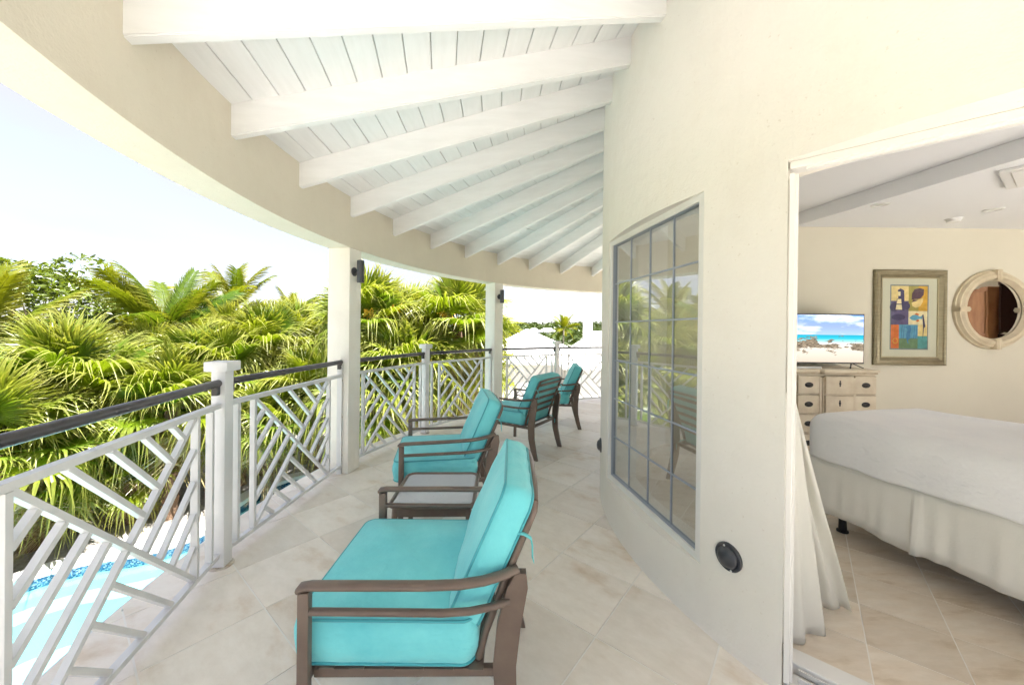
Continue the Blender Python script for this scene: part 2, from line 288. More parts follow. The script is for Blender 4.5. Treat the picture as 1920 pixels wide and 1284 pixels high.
# ------------------------------------------------------------------ mesh helpers
class MB:
    def __init__(s): s.v = []; s.f = []; s.a = []
    def add(s, vs, fs, al=None):
        n = len(s.v); s.v += [tuple(p) for p in vs]; s.f += [tuple(i + n for i in q) for q in fs]
        s.a += (al if al else [0.0] * len(vs)); return s
    def box(s, c, size, rot=None, bev=0):
        hx, hy, hz = size[0] / 2, size[1] / 2, size[2] / 2; c = Vector(c)
        if bev <= 0:
            P = [(x, y, z) for z in (-hz, hz) for y in (-hy, hy) for x in (-hx, hx)]
            F = [(0, 2, 3, 1), (4, 5, 7, 6), (0, 1, 5, 4), (2, 6, 7, 3), (0, 4, 6, 2), (1, 3, 7, 5)]
        else:
            bm = bmesh.new(); bmesh.ops.create_cube(bm, size=1)
            for v in bm.verts: v.co = Vector((v.co.x * size[0], v.co.y * size[1], v.co.z * size[2]))
            bmesh.ops.bevel(bm, geom=bm.edges[:], offset=bev, segments=2, affect='EDGES', profile=.6)
            bm.verts.index_update(); P = [v.co.copy() for v in bm.verts]; F = [[v.index for v in f.verts] for f in bm.faces]; bm.free()
        P = [Vector(p) for p in P]
        if rot is not None: P = [rot @ p for p in P]
        return s.add([p + c for p in P], F)
    def bar(s, p0, p1, w, h, up=(0, 0, 1), bev=0):
        p0, p1 = Vector(p0), Vector(p1); d = p1 - p0; x = d.normalized(); u = Vector(up); y = u.cross(x).normalized(); z = x.cross(y)
        return s.box((p0 + p1) / 2, (d.length, w, h), Matrix((x, y, z)).transposed(), bev)
    def prism(s, poly, z0, z1):
        n = len(poly)
        return s.add([(x, y, z0) for x, y in poly] + [(x, y, z1) for x, y in poly],
                     [tuple(range(n - 1, -1, -1)), tuple(range(n, 2 * n))] + [(i, (i + 1) % n, n + (i + 1) % n, n + i) for i in range(n)])
    def tube(s, path, r, n=8, cap=True, flat=1.0, up=(0, 0, 1)):
        path = [Vector(p) for p in path]; rs = r if isinstance(r, (list, tuple)) else [r] * len(path); rings = []
        prev = Vector(up)
        for i, p in enumerate(path):
            d = (path[min(i + 1, len(path) - 1)] - path[max(i - 1, 0)]).normalized()
            y = prev.cross(d)
            if y.length < 1e-4: y = Vector((1, 0, 0)).cross(d)
            y.normalize(); z = d.cross(y); prev = z
            rings.append([p + y * math.cos(2 * PI * k / n) * rs[i] + z * math.sin(2 * PI * k / n) * rs[i] * flat for k in range(n)])
        V = [q for ring in rings for q in ring]; F = []
        for i in range(len(rings) - 1):
            for k in range(n): F.append((i * n + k, i * n + (k + 1) % n, (i + 1) * n + (k + 1) % n, (i + 1) * n + k))
        if cap: F.append(tuple(range(n - 1, -1, -1))); F.append(tuple(range((len(rings) - 1) * n, len(rings) * n)))
        return s.add(V, F)
    def loop_tube(s, path, r, n=6):
        path = [Vector(p) for p in path]; m = len(path); V = []; F = []
        nrm = Vector((0, 0, 0))
        for i in range(m): nrm += path[i].cross(path[(i + 1) % m])
        nrm.normalize()
        for i, p in enumerate(path):
            d = (path[(i + 1) % m] - path[i - 1]).normalized(); y = nrm.cross(d).normalized()
            V += [p + y * math.cos(2 * PI * k / n) * r + nrm * math.sin(2 * PI * k / n) * r for k in range(n)]
        for i in range(m):
            for k in range(n): F.append((i * n + k, i * n + (k + 1) % n, ((i + 1) % m) * n + (k + 1) % n, ((i + 1) % m) * n + k))
        return s.add(V, F)
    def lathe(s, prof, n=24, mtx=None, cap0=True, cap1=True):
        V = [Vector((r * math.cos(2 * PI * k / n), r * math.sin(2 * PI * k / n), z)) for r, z in prof for k in range(n)]; F = []
        for i in range(len(prof) - 1):
            for k in range(n): F.append((i * n + k, i * n + (k + 1) % n, (i + 1) * n + (k + 1) % n, (i + 1) * n + k))
        if cap0: F.append(tuple(range(n - 1, -1, -1)))
        if cap1: F.append(tuple(range((len(prof) - 1) * n, len(prof) * n)))
        if mtx is not None: V = [mtx @ v for v in V]
        return s.add(V, F)
    def sweep(s, pts, secs):
        """rectangular section swept: pts centre line (x,y,z), secs (half x, half y)"""
        V = []; F = []
        for (x, y, z), (a, b) in zip(pts, secs): V += [(x - a, y - b, z), (x + a, y - b, z), (x + a, y + b, z), (x - a, y + b, z)]
        for i in range(len(pts) - 1):
            for k in range(4): F.append((i * 4 + k, i * 4 + (k + 1) % 4, i * 4 + 4 + (k + 1) % 4, i * 4 + 4 + k))
        F.append((3, 2, 1, 0)); n = (len(pts) - 1) * 4; F.append((n, n + 1, n + 2, n + 3))
        return s.add(V, F)
    def mesh(s, name, m, smooth=None, along=False):
        me = bpy.data.meshes.new(name); me.from_pydata(s.v, [], s.f); me.validate(); me.update()
        if m: me.materials.append(MATS[m])
        if along:
            at = me.attributes.new('along', 'FLOAT', 'POINT'); at.data.foreach_set('value', s.a)
        if smooth:
            me.shade_smooth()
            if smooth < 180: me.set_sharp_from_angle(angle=R_(smooth))
        return me
    def build(s, name, m, parent=None, smooth=None, along=False, kind=None):
        return place(s.mesh(name, m, smooth, along), name, parent, kind=kind)
def place(me, name, parent=None, loc=None, rot=None, kind=None, scale=None):
    o = bpy.data.objects.new(name, me); col.objects.link(o)
    if parent: o.parent = parent
    if loc is not None: o.location = loc
    if rot is not None: o.rotation_euler = rot
    if scale is not None: o.scale = scale
    if kind: o['kind'] = kind
    return o
def thing(name, label, cat, loc=(0, 0, 0), rz=0, group=None):
    o = bpy.data.objects.new(name, None); col.objects.link(o); o.location = loc; o.rotation_euler = (0, 0, rz); o.empty_display_size = .1
    tag(o, label, cat, group); return o
def tag(o, label, cat, group=None):
    o['label'] = label; o['category'] = cat
    if group: o['group'] = group
    return o
def structure(name, loc=(0, 0, 0)):
    o = bpy.data.objects.new(name, None); col.objects.link(o); o.location = loc; o['kind'] = 'structure'; return o
def copy_tree(o, parent=None):
    c = o.copy(); col.objects.link(c); c.parent = parent
    for ch in list(o.children): copy_tree(ch, c)
    return c
def clip(poly, cl):
    """Sutherland-Hodgman against a convex counter-clockwise polygon"""
    outp = poly
    for i in range(len(cl)):
        a, b = cl[i], cl[(i + 1) % len(cl)]; inp = outp; outp = []
        if not inp: return []
        def side(p): return (b[0] - a[0]) * (p[1] - a[1]) - (b[1] - a[1]) * (p[0] - a[0])
        for k in range(len(inp)):
            p, q = inp[k - 1], inp[k]; sp, sq = side(p), side(q)
            if (sp >= 0) != (sq >= 0):
                tt = sp / (sp - sq); outp.append((p[0] + (q[0] - p[0]) * tt, p[1] + (q[1] - p[1]) * tt))
            if sq >= 0: outp.append(q)
    return outp

# ------------------------------------------------------------------ layout of the round tower and its balcony
CX, CY = 3.19, 2.66
RF, RO, RR, RW, RI, RS = 4.83, 5.07, 4.917, 2.465, 2.245, 5.19      # beam inner/outer face, rail, wall outer/inner, slab edge
SLOPE = .266; ZP = 2.66                                              # plank height at RF and roof pitch
def pol(r, a, z=0.0): a = R_(a); return Vector((CX - r * math.cos(a), CY + r * math.sin(a), z))
def rot_out(a): return PI - R_(a)                                     # z rotation that turns local +X outwards
def arc_solid(mb, r0, r1, z0, z1, a0, a1, step=1.5):
    n = max(1, int(round((a1 - a0) / step))); V = []; F = []
    for i in range(n + 1):
        a = a0 + (a1 - a0) * i / n
        V += [pol(r0, a, z0), pol(r1, a, z0), pol(r1, a, z1), pol(r0, a, z1)]
    for i in range(n):
        for k in range(4): F.append((i * 4 + k, i * 4 + 4 + k, i * 4 + 4 + (k + 1) % 4, i * 4 + (k + 1) % 4))
    F.append((0, 1, 2, 3)); F.append((n * 4 + 3, n * 4 + 2, n * 4 + 1, n * 4))
    mb.add(V, F)

# --- balcony floor: slab plus real tiles laid on the diagonal
floor = structure('balcony_floor')
mb = MB(); arc_solid(mb, RI - .02, RS - .02, -.26, -.0026, -110, 112, 2); mb.build('floor_slab', 'grout', floor, 40)
TH = R_(38.97); TB = Vector((math.sin(TH), math.cos(TH))); TA = Vector((math.cos(TH), -math.sin(TH)))
T0 = Vector((.397, 1.672)); TS = .45; G = .0036
circ_out = [(CX + (RS) * math.cos(2 * PI * k / 200), CY + (RS) * math.sin(2 * PI * k / 200)) for k in range(200)]
tile_full = None
def tile_mesh(poly, c, th, name, mname):
    m = MB(); loc = [(p[0] - c[0], p[1] - c[1]) for p in poly]; m.prism(loc, -th, 0); return m.mesh(name, mname)
for i in range(-22, 23):
    for j in range(-22, 23):
        c = T0 + TA * (i + .5) * TS + TB * (j + .5) * TS
        rc = math.hypot(c.x - CX, c.y - CY); a = math.degrees(math.atan2(c.y - CY, -(c.x - CX)))
        if rc > RS + .32 or rc < RI - .12 or not (-58 < a < 96): continue
        h = TS / 2 - G
        poly = [tuple(c + TA * x * h + TB * y * h) for x, y in ((-1, -1), (1, -1), (1, 1), (-1, 1))]
        full = all(math.hypot(p[0] - CX, p[1] - CY) < RS for p in poly)
        dz = random.uniform(-.0006, .0006)
        if full:
            if tile_full is None: tile_full = tile_mesh([(-h, -h), (h, -h), (h, h), (-h, h)], (0, 0), .012, 'floor_tile', 'floor_tile')
            place(tile_full, 'tile', floor, (c.x, c.y, dz), (0, 0, math.atan2(TA.y, TA.x) + random.choice((0, PI / 2, PI, 1.5 * PI)) * 0 + random.choice((0, PI))))
        else:
            pc = clip(poly, circ_out)
            if len(pc) >= 3: place(tile_mesh(pc, c, .012, 'floor_tile', 'floor_tile'), 'tile', floor, (c.x, c.y, dz))
mb = MB(); arc_solid(mb, RS - .015, RS + .012, -.30, -.002, -110, 112, 1.5); mb.build('slab_edge', 'curb', floor, 40)

# --- curved stucco wall with the window and door openings
DOOR = (-67.5, -30.3, 0.0, 2.07); WIN = (-22.0, 2.4, .30, 2.07)
az = sorted(set([-110 + 2 * k for k in range(112)] + [-67.5, -30.3, -22.0, 2.4])); zz = [-.25, 0.0, .30, 2.07, 3.31]
def solid(i, j):
    if i < 0 or j < 0 or i >= len(az) - 1 or j >= len(zz) - 1: return False
    am, zm = (az[i] + az[i + 1]) / 2, (zz[j] + zz[j + 1]) / 2
    for a0, a1, z0, z1 in (DOOR, WIN):
        if a0 < am < a1 and z0 < zm < z1: return False
    return True
wv = {}; V = []; F = []
def wp(r, i, j):
    k = (r, i, j)
    if k not in wv: wv[k] = len(V); V.append(pol(r, -27.2 if r == RI and -30.4 < az[i] < -27.2 else az[i], zz[j]))   # the door reveal is splayed
    return wv[k]
for i in range(len(az) - 1):
    for j in range(len(zz) - 1):
        if not solid(i, j): continue
        F.append((wp(RW, i, j), wp(RW, i, j + 1), wp(RW, i + 1, j + 1), wp(RW, i + 1, j)))
        F.append((wp(RI, i, j), wp(RI, i + 1, j), wp(RI, i + 1, j + 1), wp(RI, i, j + 1)))
        for di, dj, e in ((-1, 0, ((i, j), (i, j + 1))), (1, 0, ((i + 1, j + 1), (i + 1, j))), (0, -1, ((i + 1, j), (i, j))), (0, 1, ((i, j + 1), (i + 1, j + 1)))):
            if not solid(i + di, j + dj):
                (a, b), (c, d) = e; F.append((wp(RW, a, b), wp(RI, a, b), wp(RI, c, d), wp(RW, c, d)))
mb = MB(); mb.add(V, F); wall = mb.build('wall_curved', 'stucco', None, 32, kind='structure')

# --- ring beam and columns
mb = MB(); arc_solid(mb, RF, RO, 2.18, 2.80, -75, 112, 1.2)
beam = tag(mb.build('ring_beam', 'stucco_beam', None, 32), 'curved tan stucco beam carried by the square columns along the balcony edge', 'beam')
COLS = [-22.8, 11.3, 45.1, 78.8]
labels = {-22.8: 'pale stucco column at the left end of the nearest railing', 11.3: 'nearest pale stucco column in view, holding the larger wall light', 45.1: 'farther pale stucco column with the smaller wall light behind the blue chairs', 78.8: 'pale stucco column hidden behind the curved wall at the far end'}
for a in COLS[1:3]:
    t = thing('column', labels[a], 'column', pol((RF + RO) / 2, a, 0), rot_out(a), 'balcony columns')
    m = MB(); m.box((0, 0, 1.09), (RO - RF - .004, .185, 2.18), bev=.008); m.build('shaft', 'stucco_white', t, 40)
    m = MB(); m.box((0, 0, .0), (.0, .0, .0)) if 0 else None

# --- roof over the balcony: rafters, planks, deck
roof = structure('ceiling', (CX, CY, 0))
A0, DA = -15.23, 8.5714
def zpl(r): return ZP + (RF - r) * SLOPE
r_in, r_out = RW - .05, RF + .03
prof = [(r_in, zpl(r_in) - .175), (r_out - .015, zpl(r_out) - .175), (r_out, zpl(r_out) - .165), (r_out, zpl(r_out) + .01), (r_in, zpl(r_in) + .01)]
m = MB(); hw = .026
bmm = bmesh.new(); vs_ = [bmm.verts.new((x, -hw, z)) for x, z in prof]; f_ = bmm.faces.new(vs_)
ex = bmesh.ops.extrude_face_region(bmm, geom=[f_]); bmesh.ops.translate(bmm, vec=(0, 2 * hw, 0), verts=[g for g in ex['geom'] if isinstance(g, bmesh.types.BMVert)])
bmesh.ops.recalc_face_normals(bmm, faces=bmm.faces[:])
bmesh.ops.bevel(bmm, geom=[e for e in bmm.edges if abs(e.verts[0].co.y - e.verts[1].co.y) < 1e-5], offset=.006, segments=2, affect='EDGES')
raf = bpy.data.meshes.new('rafter'); bmm.to_mesh(raf); bmm.free(); raf.materials.append(MATS['white_wood'])
NB = list(range(-3, 13))
for k in NB + [13]: place(raf, 'rafter', roof, (0, 0, random.uniform(-.004, .004)), (0, 0, rot_out(A0 + DA * k)))
NPL = 17; pw = (RF - RW + .06) / NPL; plank_me = []
for j in range(NPL):
    r0 = RW - .04 + pw * j + .002; r1 = RW - .04 + pw * (j + 1) - .002; tn = math.tan(R_(DA / 2)); m = MB(); h = .018; ch = .0035
    def yy(r): return r * tn - .010
    V = []
    for r, dz in ((r0, .004), (r0 + ch, 0), (r1 - ch, 0), (r1, .004), (r1, h), (r0, h)):
        V += [(r, -yy(r), zpl(r) + dz), (r, yy(r), zpl(r) + dz)]
    n = 6; F = [tuple(2 * i for i in range(n)), tuple(2 * i + 1 for i in range(n - 1, -1, -1))] + [(2 * i, 2 * i + 1, 2 * ((i + 1) % n) + 1, 2 * ((i + 1) % n)) for i in range(n)]
    F = [tuple(reversed(q)) for q in F]; m.add(V, F); plank_me.append(m.mesh('plank', 'plank_paint'))
for k in NB:
    for me in plank_me: place(me, 'plank', roof, (0, 0, random.uniform(-.0015, .0015)), (0, 0, rot_out(A0 + DA * (k + .5))))
m = MB(); zt = .045
NS = 66; V = []; F = []
for i in range(NS + 1):
    a = R_(-82 + 197 * i / NS); V += [(-r * math.cos(a), r * math.sin(a), zpl(r) + zt + d) for r, d in ((2.0, 0), (RF, 0), (5.5, 0), (5.5, .12), (2.0, .12))]
for i in range(NS):
    for k in range(5): F.append((i * 5 + k, i * 5 + 5 + k, i * 5 + 5 + (k + 1) % 5, i * 5 + (k + 1) % 5))
F += [(0, 1, 2, 3, 4), tuple(NS * 5 + k for k in (4, 3, 2, 1, 0))]
m.add(V, F); m.build('roof_deck', 'deck_dark', roof, 30)
m = MB(); m.lathe([(0.02, zpl(0) + zt + .02), (2.55, zpl(2.55) + zt + .02), (2.55, zpl(2.55) + zt + .14), (0.02, zpl(0) + zt + .14)], 60); m.build('tower_cap', 'roof_white', roof, 30)

# --- main roof and the room behind the wall
m = MB(); m.box((6.2, 2.35, 3.06), (5.3, 4.9, .1)); m.build('main_roof', 'roof_white', None, kind='structure')
m = MB(); m.box((7.3, -4.0, -.07), (5.2, 8.2, .12)); m.build('bounce_slab', 'roof_white', None, kind='structure')  # unseen pale slab, added so that sunlight bounces into the bedroom
rw = structure('room_walls')
m = MB(); m.box((5.0, 4.59, 1.5), (7.4, .18, 3.0)); m.build('back_wall', 'interior_wall', rw)
m = MB(); m.box((8.72, 2.3, 1.5), (.2, 4.6, 3.0)); m.build('side_wall', 'interior_wall', rw)
m = MB(); m.box((3.35, .20, 1.5), (.3, .2, 3.0)); m.box((8.45, .20, 1.5), (.4, .2, 3.0)); m.box((5.9, .20, 2.72), (4.7, .2, .56)); m.build('front_wall', 'interior_wall', rw)  # unseen wall, its opening made wide to let more daylight into the room
rc_ = structure('room_ceiling')
m = MB(); m.prism([(4.21, .1), (8.7, .1), (8.7, 4.55), (3.43, 4.55)], 2.71, 2.86); m.build('dropped_ceiling', 'interior_ceiling', rc_)
m = MB(); m.prism([(CX + 2.3 * math.cos(2 * PI * k / 64), CY + 2.3 * math.sin(2 * PI * k / 64)) for k in range(64)], 2.862, 2.93); m.build('upper_ceiling', 'interior_ceiling', rc_)
rfl = structure('room_floor')
m = MB(); circ_in = [(CX + 2.24 * math.cos(2 * PI * k / 120), CY + 2.24 * math.sin(2 * PI * k / 120)) for k in range(120)]
m.prism(circ_in, -.10, .0285); m.build('floor_base', 'grout', rfl)
m = MB(); m.prism([(3.4, .1), (8.7, .1), (8.7, 4.55), (3.4, 4.55)], -.10, .0245); m.build('floor_base_side', 'room_tile', rfl)
lim = clip(circ_in, [(0, -1), (4.3, -1), (4.3, 4.5), (0, 4.5)]); I0 = Vector((1.974, 2.097)); IS = .31; ti = None
for i in range(-14, 15):
    for j in range(-14, 15):
        c = I0 + TA * (i + .5) * IS + TB * (j + .5) * IS; h = IS / 2 - .0025
        poly = [tuple(c + TA * x * h + TB * y * h) for x, y in ((-1, -1), (1, -1), (1, 1), (-1, 1))]
        pc = clip(poly, lim)
        if len(pc) < 3: continue
        place(tile_mesh(pc, c, .01, 'room_tile', 'room_tile'), 'tile', rfl, (c.x, c.y, .030 + random.uniform(-.0004, .0004)))

# ------------------------------------------------------------------ window in the curved wall
wA, wB = pol(RW - .006, -21.9), pol(RW - .006, 2.3); wd = (wB - wA); wl = wd.length; wx = wd.normalized(); win_rz = math.atan2(wx.y, wx.x)
win = thing('window', 'tall white framed window with grey glazing bars set into the curved wall', 'window', (wA.x, wA.y, .30), win_rz)
# local: x along the chord (away from the camera), y to the left = outwards, z up
WH = 1.77; fw = .035
m = MB(); m.box((wl / 2, -.03, fw / 2), (wl, .06, fw)); m.box((wl / 2, -.03, WH - fw / 2), (wl, .06, fw)); m.box((fw / 2, -.03, WH / 2), (fw, .06, WH - 2 * fw)); m.box((wl - fw / 2, -.03, WH / 2), (fw, .06, WH - 2 * fw)); m.build('frame', 'pvc_white', win)
iw, ih = wl - 2 * fw, WH - 2 * fw; gk = .004
m = MB()
for b in (((wl / 2, -.026, fw + gk / 2), (iw, .03, gk)), ((wl / 2, -.026, WH - fw - gk / 2), (iw, .03, gk)), ((fw + gk / 2, -.026, WH / 2), (gk, .03, ih - 2 * gk)), ((wl - fw - gk / 2, -.026, WH / 2), (gk, .03, ih - 2 * gk))): m.box(*b)
m.build('gasket', 'glazing_bar', win)
NCOL, NROW = 4, 6
for i in range(1, NCOL):
    m = MB(); m.box((fw + iw * i / NCOL, -.03, WH / 2), (.008, .012, ih - .002)); m.build('glazing_bar', 'glazing_bar', win)
for j in range(1, NROW):
    m = MB(); m.box((wl / 2, -.031, fw + ih * j / NROW), (iw - .002, .0105, .0095)); m.build('glazing_bar', 'glazing_bar', win)
m = MB(); m.box((0, 0, 0), (iw / NCOL - .0085, .003, ih / NROW - .0100)); pane_me = m.mesh('pane', 'window_glass')
for i in range(NCOL):
    for j in range(NROW):
        place(pane_me, 'pane', win, (fw + iw * (i + .5) / NCOL, -.029, fw + ih * (j + .5) / NROW), (random.gauss(0, .0012), 0, random.gauss(0, .0012)))

# ------------------------------------------------------------------ sliding door opening
dA, dB = pol(RW - .012, -30.3), pol(RW - .012, -67.5); dd = dB - dA; dl = dd.length; dx = dd.normalized(); door_rz = math.atan2(dx.y, dx.x)
door = thing('door_frame', 'white sliding door frame around the open bedroom doorway', 'door frame', (dA.x, dA.y, 0), door_rz)
# local: x along the chord (towards the camera side), y left = inwards, z up
m = MB(); m.box((.009, .06, 1.03), (.018, .12, 1.98), bev=.002); m.box((.0225, .03, 1.03), (.009, .02, 1.98)); m.build('jamb', 'pvc_white', door)
m = MB(); m.box((dl - .02, .07, 1.03), (.04, .14, 1.98), bev=.003); m.build('jamb', 'pvc_white', door)
m = MB(); m.box((dl / 2, .045, 2.055), (dl, .07, .028), bev=.003); m.box((dl / 2, .035, 2.037), (dl - .1, .012, .008)); m.build('head', 'pvc_white', door)
m = MB(); m.box((dl / 2, .0, .009), (dl, .20, .018)); m.box((dl / 2, .175, .022), (dl, .09, .044), bev=.004); m.build('threshold', 'pvc_white', door)
for yq in (-.03, .02, .07, .115):
    m = MB(); m.box((dl / 2, yq, .027), (dl - .085, .007, .018)); m.build('track_rail', 'track_metal', door)
for xq in (.16, .205, .42):
    m = MB(); m.lathe([(.009, .0175), (.008, .021), (.002, .022)], 10); o = m.build('screw', 'rust', door, 40); o.location = (xq, -.008 + .045 * (xq > .2), 0)

# curtain: folds gathered at the jamb, flaring at the hem
m = MB(); NU, NV = 60, 36; V = []; F = []
for v in range(NV + 1):
    z = 2.10 - (2.10 - .035) * v / NV; k = max(0, (1.12 - z) / 1.09); k = k ** 1.02; kk = max(0, (1.9 - z) / 1.87)
    A = Vector((1.02 + .10 * kk, 1.72 + .06 * kk)); B = Vector((1.238 + .440 * k, 1.60 + .20 * k))
    d = B - A; nrm = Vector((-d.y, d.x)).normalized()
    for u in range(NU + 1):
        s = u / NU; amp = (.030 + .012 * k) * (1 - .85 * max(0, (s - .62) / .38))
        sw = s + .035 * math.sin(z * 1.7 + s * 5) * k; p = A + d * s + nrm * amp * math.sin(sw * 2 * PI * 4.5 + .6 * math.sin(z * 2.0)) + nrm * (.014 * math.sin(s * 23 + z * 1.3) + .010 * k * math.sin(s * 41 + z * 4.1) + .006 * math.sin(s * 67 - z * 3))
        V.append((p.x, p.y, z + (.02 * math.sin(s * 9) * k if v == NV else 0)))
for v in range(NV):
    for u in range(NU): a = v * (NU + 1) + u; F.append((a, a + 1, a + NU + 2, a + NU + 1))
m.add(V, F); cu = m.build('curtain', 'curtain', None, 180)
tag(cu, 'cream curtain gathered against the left jamb of the bedroom doorway', 'curtain')
so = cu.modifiers.new('thickness', 'SOLIDIFY'); so.thickness = .003
# a second hem that trails onto the floor nearer the door
m = MB(); V = []; F = []
for v in range(25):
    z = 1.15 - (1.15 - .034) * v / 24; k = (1.15 - z) / 1.12
    A = Vector((1.16 + .03 * k, 1.56 + .03 * k)); B = Vector((1.215 + .215 * k, 1.57 + .10 * k)); d = B - A; nrm = Vector((-d.y, d.x)).normalized()
    for u in range(21):
        s = u / 20; p = A + d * s + nrm * .018 * k * math.sin(s * 11); V.append((p.x, p.y, z))
for v in range(24):
    for u in range(20): a = v * 21 + u; F.append((a, a + 1, a + 22, a + 21))
m.add(V, F); o = m.build('hem_fold', 'curtain', cu, 180); so = o.modifiers.new('thickness', 'SOLIDIFY'); so.thickness = .003

# ------------------------------------------------------------------ railings
PH = 1.20
def post(a, label):
    t = thing('railing_post', label, 'post', pol(RR, a, 0), rot_out(a), 'white railing posts')
    m = MB(); m.box((0, 0, .572), (.076, .076, 1.144), bev=.004); m.build('shaft', 'post_paint', t, 40)
    m = MB(); m.box((0, 0, 1.172), (.127, .127, .056), bev=.006); m.build('cap', 'post_paint', t, 40)
    m = MB(); m.lathe([(.064, 0.0005), (.064, .004), (.058, .008), (.05, .008)], 20); m.build('base_plate', 'stained_plate', t, 40)
    for k in range(4): m = MB(); m.lathe([(.005, .007), (.005, .012), (.003, .014)], 6, Matrix.Translation((.053 * math.cos(k * PI / 2), .053 * math.sin(k * PI / 2), 0))); m.build('bolt', 'stained_plate', t)
post(-5.93, 'nearest white square railing post with flat cap beside the pool')
post(27.7, 'middle white railing post between the two stucco columns')
post(61.7, 'farthest white railing post in front of the white roofs')
CHL = None; panel_cache = {}
def railing(a_post, a_col, label):
    """half-bay of railing; local x runs from the smaller azimuth to the larger, z up"""
    lo, hi = min(a_post, a_col), max(a_post, a_col); flip = a_post > a_col
    gap_p, gap_c = .0385 / RR, .094 / RR
    a0 = math.degrees(math.radians(lo) + (gap_c if flip else gap_p)); a1 = math.degrees(math.radians(hi) - (gap_p if flip else gap_c))
    P, Q = pol(RR, a0), pol(RR, a1); d = Q - P; Ln = d.length
    t = thing('railing', label, 'railing', (P.x, P.y, 0), math.atan2(d.y, d.x), 'lattice railings along the balcony edge')
    def fx(x): return Ln - x if flip else x
    key = (flip, round(Ln, 2))
    zb, zt = .075, .945
    parts = []
    def add(nm, m, mt, sm=None): parts.append((nm, m.mesh(nm, mt, sm)))
    if key not in panel_cache:
        m = MB(); m.bar((0, 0, zb), (Ln, 0, zb), .036, .024, bev=.002); add('bottom_rail', m, 'rail_paint')
        m = MB(); m.bar((0, 0, zt), (Ln, 0, zt), .036, .028, bev=.002); add('top_rail', m, 'rail_paint')
        s0, s1 = .215, 1.125
        xs = {'picket': [.078], 'stile': [s0, s1], 'end_stile': [Ln - .012]}
        for nm, L_ in xs.items():
            for x in L_:
                w = .022
                z0 = zb + .014 if nm != 'end_stile' else .0
                z1 = zt - .016 if nm != 'end_stile' else 1.045
                xx = fx(x); m = MB(); m.box((xx, 0 if nm != 'end_stile' else .002, (z0 + z1) / 2), (w, .034 if nm != 'end_stile' else .046, z1 - z0), bev=.0015); add(nm, m, 'rail_paint')
        xa, xb = (fx(s1), fx(s0)) if flip else (fx(s0), fx(s1))
        xa += .013; xb -= .013; za, zc = zb + .014, zt - .016
        def pt(u, v): return (xa + (xb - xa) * u, 0, za + (zc - za) * v)
        segs = [((0, 1), (1, 0)), ((1, 1), (.5, .5)), ((0, 0), (.5, .5))]
        for q in (.2, .4, .6, .8):
            s = (1 - q) / 2; segs.append(((q, 1), (q + s, 1 - s))); segs.append(((0, q), (s, q + s)))
            s = q / 2; segs.append(((1, q), (1 - s, q - s))); segs.append(((q, 0), (q - s, s)))
        for n_, (p, q) in enumerate(segs):
            p, q = Vector(pt(*p)), Vector(pt(*q)); w = .021; e = (q - p).normalized()
            if n_ > 0: q = q - e * .012
            m2 = MB()
            m2.bar(p, q, w, .026 - .0012 * (n_ > 2) - .0006 * (n_ in (1, 2)), up=(0, 1, 0)); add('bar', m2, 'rail_paint')
        for zq in (.18, .55, .90):
            m = MB(); m.lathe([(.0055, 0), (.0055, .003), (.002, .004)], 8, Matrix.Translation((fx(Ln - .012), -.021, zq)) @ Matrix.Rotation(PI / 2, 4, 'X')); add('screw', m, 'stained_plate')
        m = MB(); m.tube([(.0, 0, 1.075), (Ln, 0, 1.075)], .0215, 16); add('handrail', m, 'handrail', 40)
        for xx in (.024, Ln - .024):
            m = MB(); m.box((xx, 0, 1.036), (.034, .030, .055), bev=.003); add('bracket', m, 'handrail')
        panel_cache[key] = list(parts); parts.clear()
    hr = None
    for nm, me in panel_cache[key]:
        o = place(me, nm, t if nm != 'bracket' else hr)
        if nm == 'handrail': hr = o
    return t
railing(-5.93, -22.8, 'nearest white lattice railing at the far left with a dark handrail')
railing(-5.93, 11.3, 'white lattice railing between the nearest post and the nearest column')
railing(27.7, 11.3, 'white lattice railing just beyond the nearest column')
railing(27.7, 45.1, 'white lattice railing from the middle post to the farther column')
railing(61.7, 45.1, 'white lattice railing right of the farther column, before white roofs')
railing(61.7, 78.8, 'farthest white lattice railing running behind the curved wall')

# ------------------------------------------------------------------ wall lights
def sconce(a, label):
    t = thing('wall_light', label, 'wall light', pol(RF, a, 1.955), rot_out(a), 'cylinder lights on the columns')
    mt = Matrix.Rotation(-PI / 2, 4, 'Y')
    m = MB(); m.lathe([(.043, 0), (.043, .010), (.036, .016), (.012, .018), (.011, .045)], 24, mt); m.build('back_plate', 'charcoal', t, 35)
    m = MB(); m.lathe([(.030, -.108), (.0335, -.105), (.0335, .105), (.030, .108), (.026, .104)], 24, Matrix.Translation((-.072, 0, 0))); m.build('cylinder', 'charcoal', t, 35)
sconce(10.95, 'dark grey cylinder wall light on the nearest column')
sconce(45.1, 'dark grey cylinder wall light on the farther column')
def step_light(a, z, label):
    t = thing('step_light', label, 'step light', pol(RW, a, z), rot_out(a), 'round low lights on the curved wall')
    mt = Matrix.Rotation(PI / 2, 4, 'Y')
    m = MB(); m.lathe([(.060, -.004), (.060, .006), (.056, .011), (.050, .012), (.046, .010)], 32, mt); m.build('rim', 'charcoal', t, 35)
    m = MB(); m.lathe([(.0455, .0), (.0455, .013), (.040, .024), (.026, .033), (.004, .036)], 32, mt); m.build('hood', 'charcoal', t, 60)
    for yy_, zz_ in ((-.012, .0425), (.02, -.042)):
        m = MB(); m.lathe([(.0045, 0), (.004, .0025)], 10, Matrix.Translation((.0275 - .012, yy_, zz_ * 1.12)) @ mt); m.build('screw', 'track_metal', t)
step_light(-25.4, .418, 'round charcoal step light on the curved wall left of the doorway')
step_light(9.7, .443, 'round charcoal step light low on the wall edge beyond the window')

